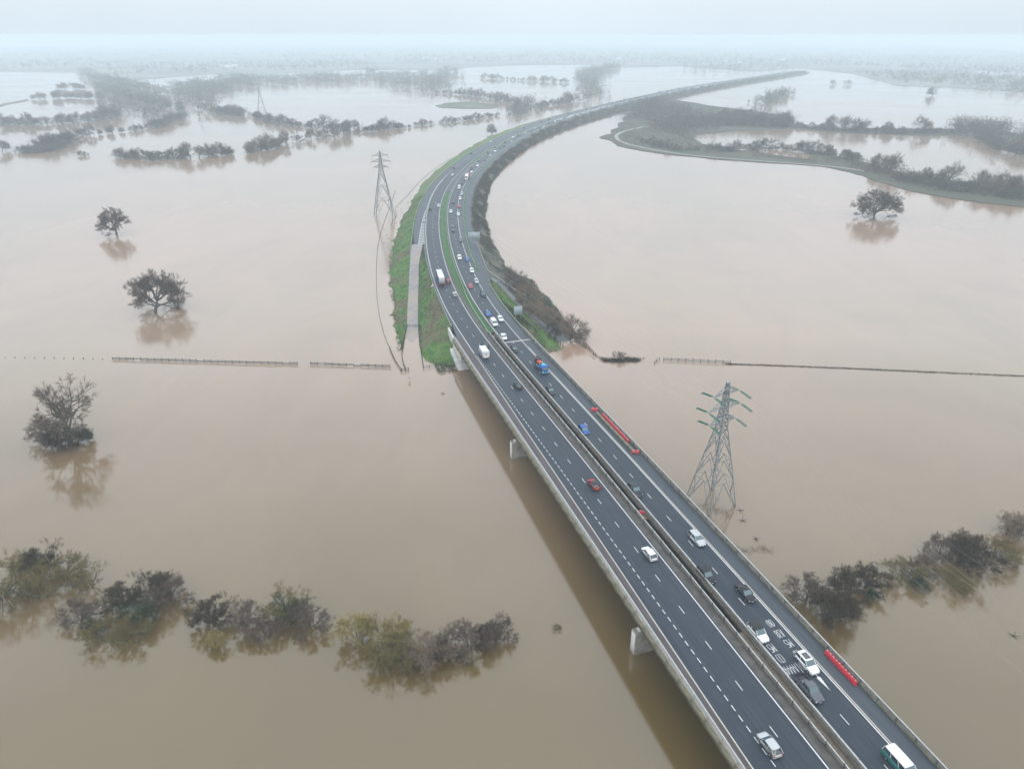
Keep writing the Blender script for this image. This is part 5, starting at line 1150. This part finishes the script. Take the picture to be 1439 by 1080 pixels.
# white and red lorry on the bend
p,a,s_,o_=place(657,248.5,1.8,1)
t=thing('box_lorry','white lorry with a red box body in the queue on the bend','lorry',p,a)
MB().box((-1.8,0,2.5),(8.4,2.5,2.8)).build('cargo_box',PAINT['red'],t); MB().box((.4,0,3.93),(4.0,2.5,.06)).build('box_roof',PAINT['white'],t)
MB().loft([[(2.6,-1.2,.6),(2.6,1.2,.6),(2.6,1.2,3.9),(2.6,-1.2,3.9)],[(4.6,-1.2,.5),(4.6,1.2,.5),(4.6,1.1,3.1),(4.6,-1.1,3.1)],[(5.0,-1.15,.5),(5.0,1.15,.5),(4.95,1.1,1.7),(4.95,-1.1,1.7)]]).build('cab',PAINT['white'],t)
MB().add([(4.63,-1,3.0),(4.63,1,3.0),(4.98,1,1.8),(4.98,-1,1.8)],[[0,1,2,3]]).build('windscreen',glass,t); wheelset(t,(-4.4,-3.1,3.6),1.2,.5)
# dark glass sunroof on the white car by the lettering
for o in list(COL.objects):
    if o.get('label','').startswith('white car beside the grey pickup'): MB().box((-.55,0,1.765),(1.3,1.0,.03)).build('sunroof',glass,o)
# ---------- far traffic: seen small, copies of one simple car
def small_car(cn,tall=0):
    mb=MB(); H_=1.5+tall; L_=2.15+tall*.5
    st=[(-L_,.85,.25,.9+tall*.4),(-L_+.3,.92,.2,1.0+tall*.5),(.9,.92,.2,1.0+tall*.4),(L_-.4,.88,.2,.85),(L_,.7,.3,.6)]
    for x,w,z0,z1 in [None] if False else []: pass
    mb.loft([[(x,-w,z0),(x,-w,z1-.1),(x,-w*.8,z1),(x,w*.8,z1),(x,w,z1-.1),(x,w,z0)] for x,w,z0,z1 in st],0)
    mb.add([(-1.9-tall*.3,-.82,.95+tall*.4),(1.1,-.82,.95+tall*.4),(1.1,.82,.95+tall*.4),(-1.9-tall*.3,.82,.95+tall*.4),(-1.5-tall*.5,-.68,H_),(.35,-.68,H_),(.35,.68,H_),(-1.5-tall*.5,.68,H_)],[[0,1,5,4],[1,2,6,5],[2,3,7,6],[3,0,4,7]],1)
    mb.box(((-1.15-tall*.5)/2,0,H_+.02),(1.9+tall*.5,1.4,.08),0,0)
    for x in (-1.3,1.35):
        for s_ in (-1,1): mb.cyl((x,s_*.72,.33),(x,s_*.93,.33),.33,None,8,2)
    return mb.mesh('car',[PAINT[cn],glass,tyre])
SM={k:small_car(k) for k in ('white','silver','dark_grey','black','red','blue')}; SMV=small_car('white',.8)
nm_={'white':'white','silver':'silver','dark_grey':'dark','black':'black','red':'red','blue':'blue'}
EX=[(663.4,241,'white',1),(663.4,235.5,'dark_grey',1),(671.7,232,'whitevan',1),(672.4,226.3,'dark_grey',1),(681.9,224.4,'black',1),(685.6,214.6,'dark_grey',1),(689.4,218,'silver',1),(696,207.7,'black',1),(696.3,212,'whitevan',1),(703.5,208,'dark_grey',1),(709,205.6,'black',1),(710,199.8,'dark_grey',1),(719,198.6,'silver',1),(721.5,192.4,'whitevan',1),(729.4,190.3,'dark_grey',1),(738.5,186.4,'white',1),(747.5,185.4,'black',1),(752.3,179.9,'white',1),(758.6,180,'dark_grey',1),(764.6,177.8,'white',1),
(616.9,288.3,'white',0),(605.5,292.8,'dark_grey',0),(638,235.4,'black',0),(636.3,245.2,'white',0),(662.7,215.3,'black',0),(690.2,199,'white',0),(737,179.2,'dark_grey',0),(762,171,'dark_grey',0)]
pos=['first','second','third','fourth','fifth','sixth','seventh','eighth','ninth','tenth','eleventh','twelfth','thirteenth','fourteenth','fifteenth','sixteenth','seventeenth','eighteenth','nineteenth','twentieth']
kq=0; ko=0
for u,v,cn,tw_ in EX:
    p,a,s_,o_=place(u,v,.8,tw_); me=SMV if cn=='whitevan' else SM[cn]; w='white van' if cn=='whitevan' else nm_[cn]+' car'
    if tw_: lab='%s, %s in the queue behind the white and red lorry'%(w,pos[kq]); kq+=1
    else: lab='%s driving away on the open left carriageway, %s beyond the lorry'%(w,pos[ko]); ko+=1
    tag(link('van' if cn=='whitevan' else 'car',me,None,p,a),lab,'van' if cn=='whitevan' else 'car','cars in the queue on the bend' if tw_ else 'cars driving away on the far left carriageway'); 
rc=np.random.default_rng(99)
for lane in (6.8,9.8):
    s=885+rc.uniform(0,6)
    while s<1750:
        cn=rc.choice(['white','white','silver','dark_grey','black','red','blue','van'],p=[.24,.1,.14,.2,.14,.04,.06,.08]); me=SMV if cn=='van' else SM[cn]
        w='white van' if cn=='van' else nm_[cn]+' car'
        tag(link('van' if cn=='van' else 'car',me,None,RD(s,lane+rc.normal(0,.2),.012),heading(s)+math.pi),'tiny hazy %s in the %s lane of the far queue beyond the roadside tree'%(w,'outer' if lane<8 else 'inner'),'van' if cn=='van' else 'car','tiny cars in the far queue')
        s+=rc.uniform(6.6,11)
for s in (930,1010,1090,1210,1330): tag(link('car',SM['dark_grey'],None,RD(s,-5.4,.012),heading(s)),'tiny dark car far away on the left carriageway','car','tiny dark cars far away on the left carriageway')
# ================================================================== haze
hz=MB(); hz.box((0,5750,53),(11990,12300,108)); hm=bpy.data.materials.new('haze'); hm.use_nodes=True; n=hm.node_tree; n.nodes.clear()
pv=n.nodes.new('ShaderNodeVolumePrincipled'); pv.inputs['Density'].default_value=.00035; pv.inputs['Color'].default_value=(.80,.92,1,1); pv.inputs['Anisotropy'].default_value=0.0
oo=n.nodes.new('ShaderNodeOutputMaterial'); n.links.new(pv.outputs[0],oo.inputs['Volume'])
tag(hz.build('haze',hm),kind='stuff')
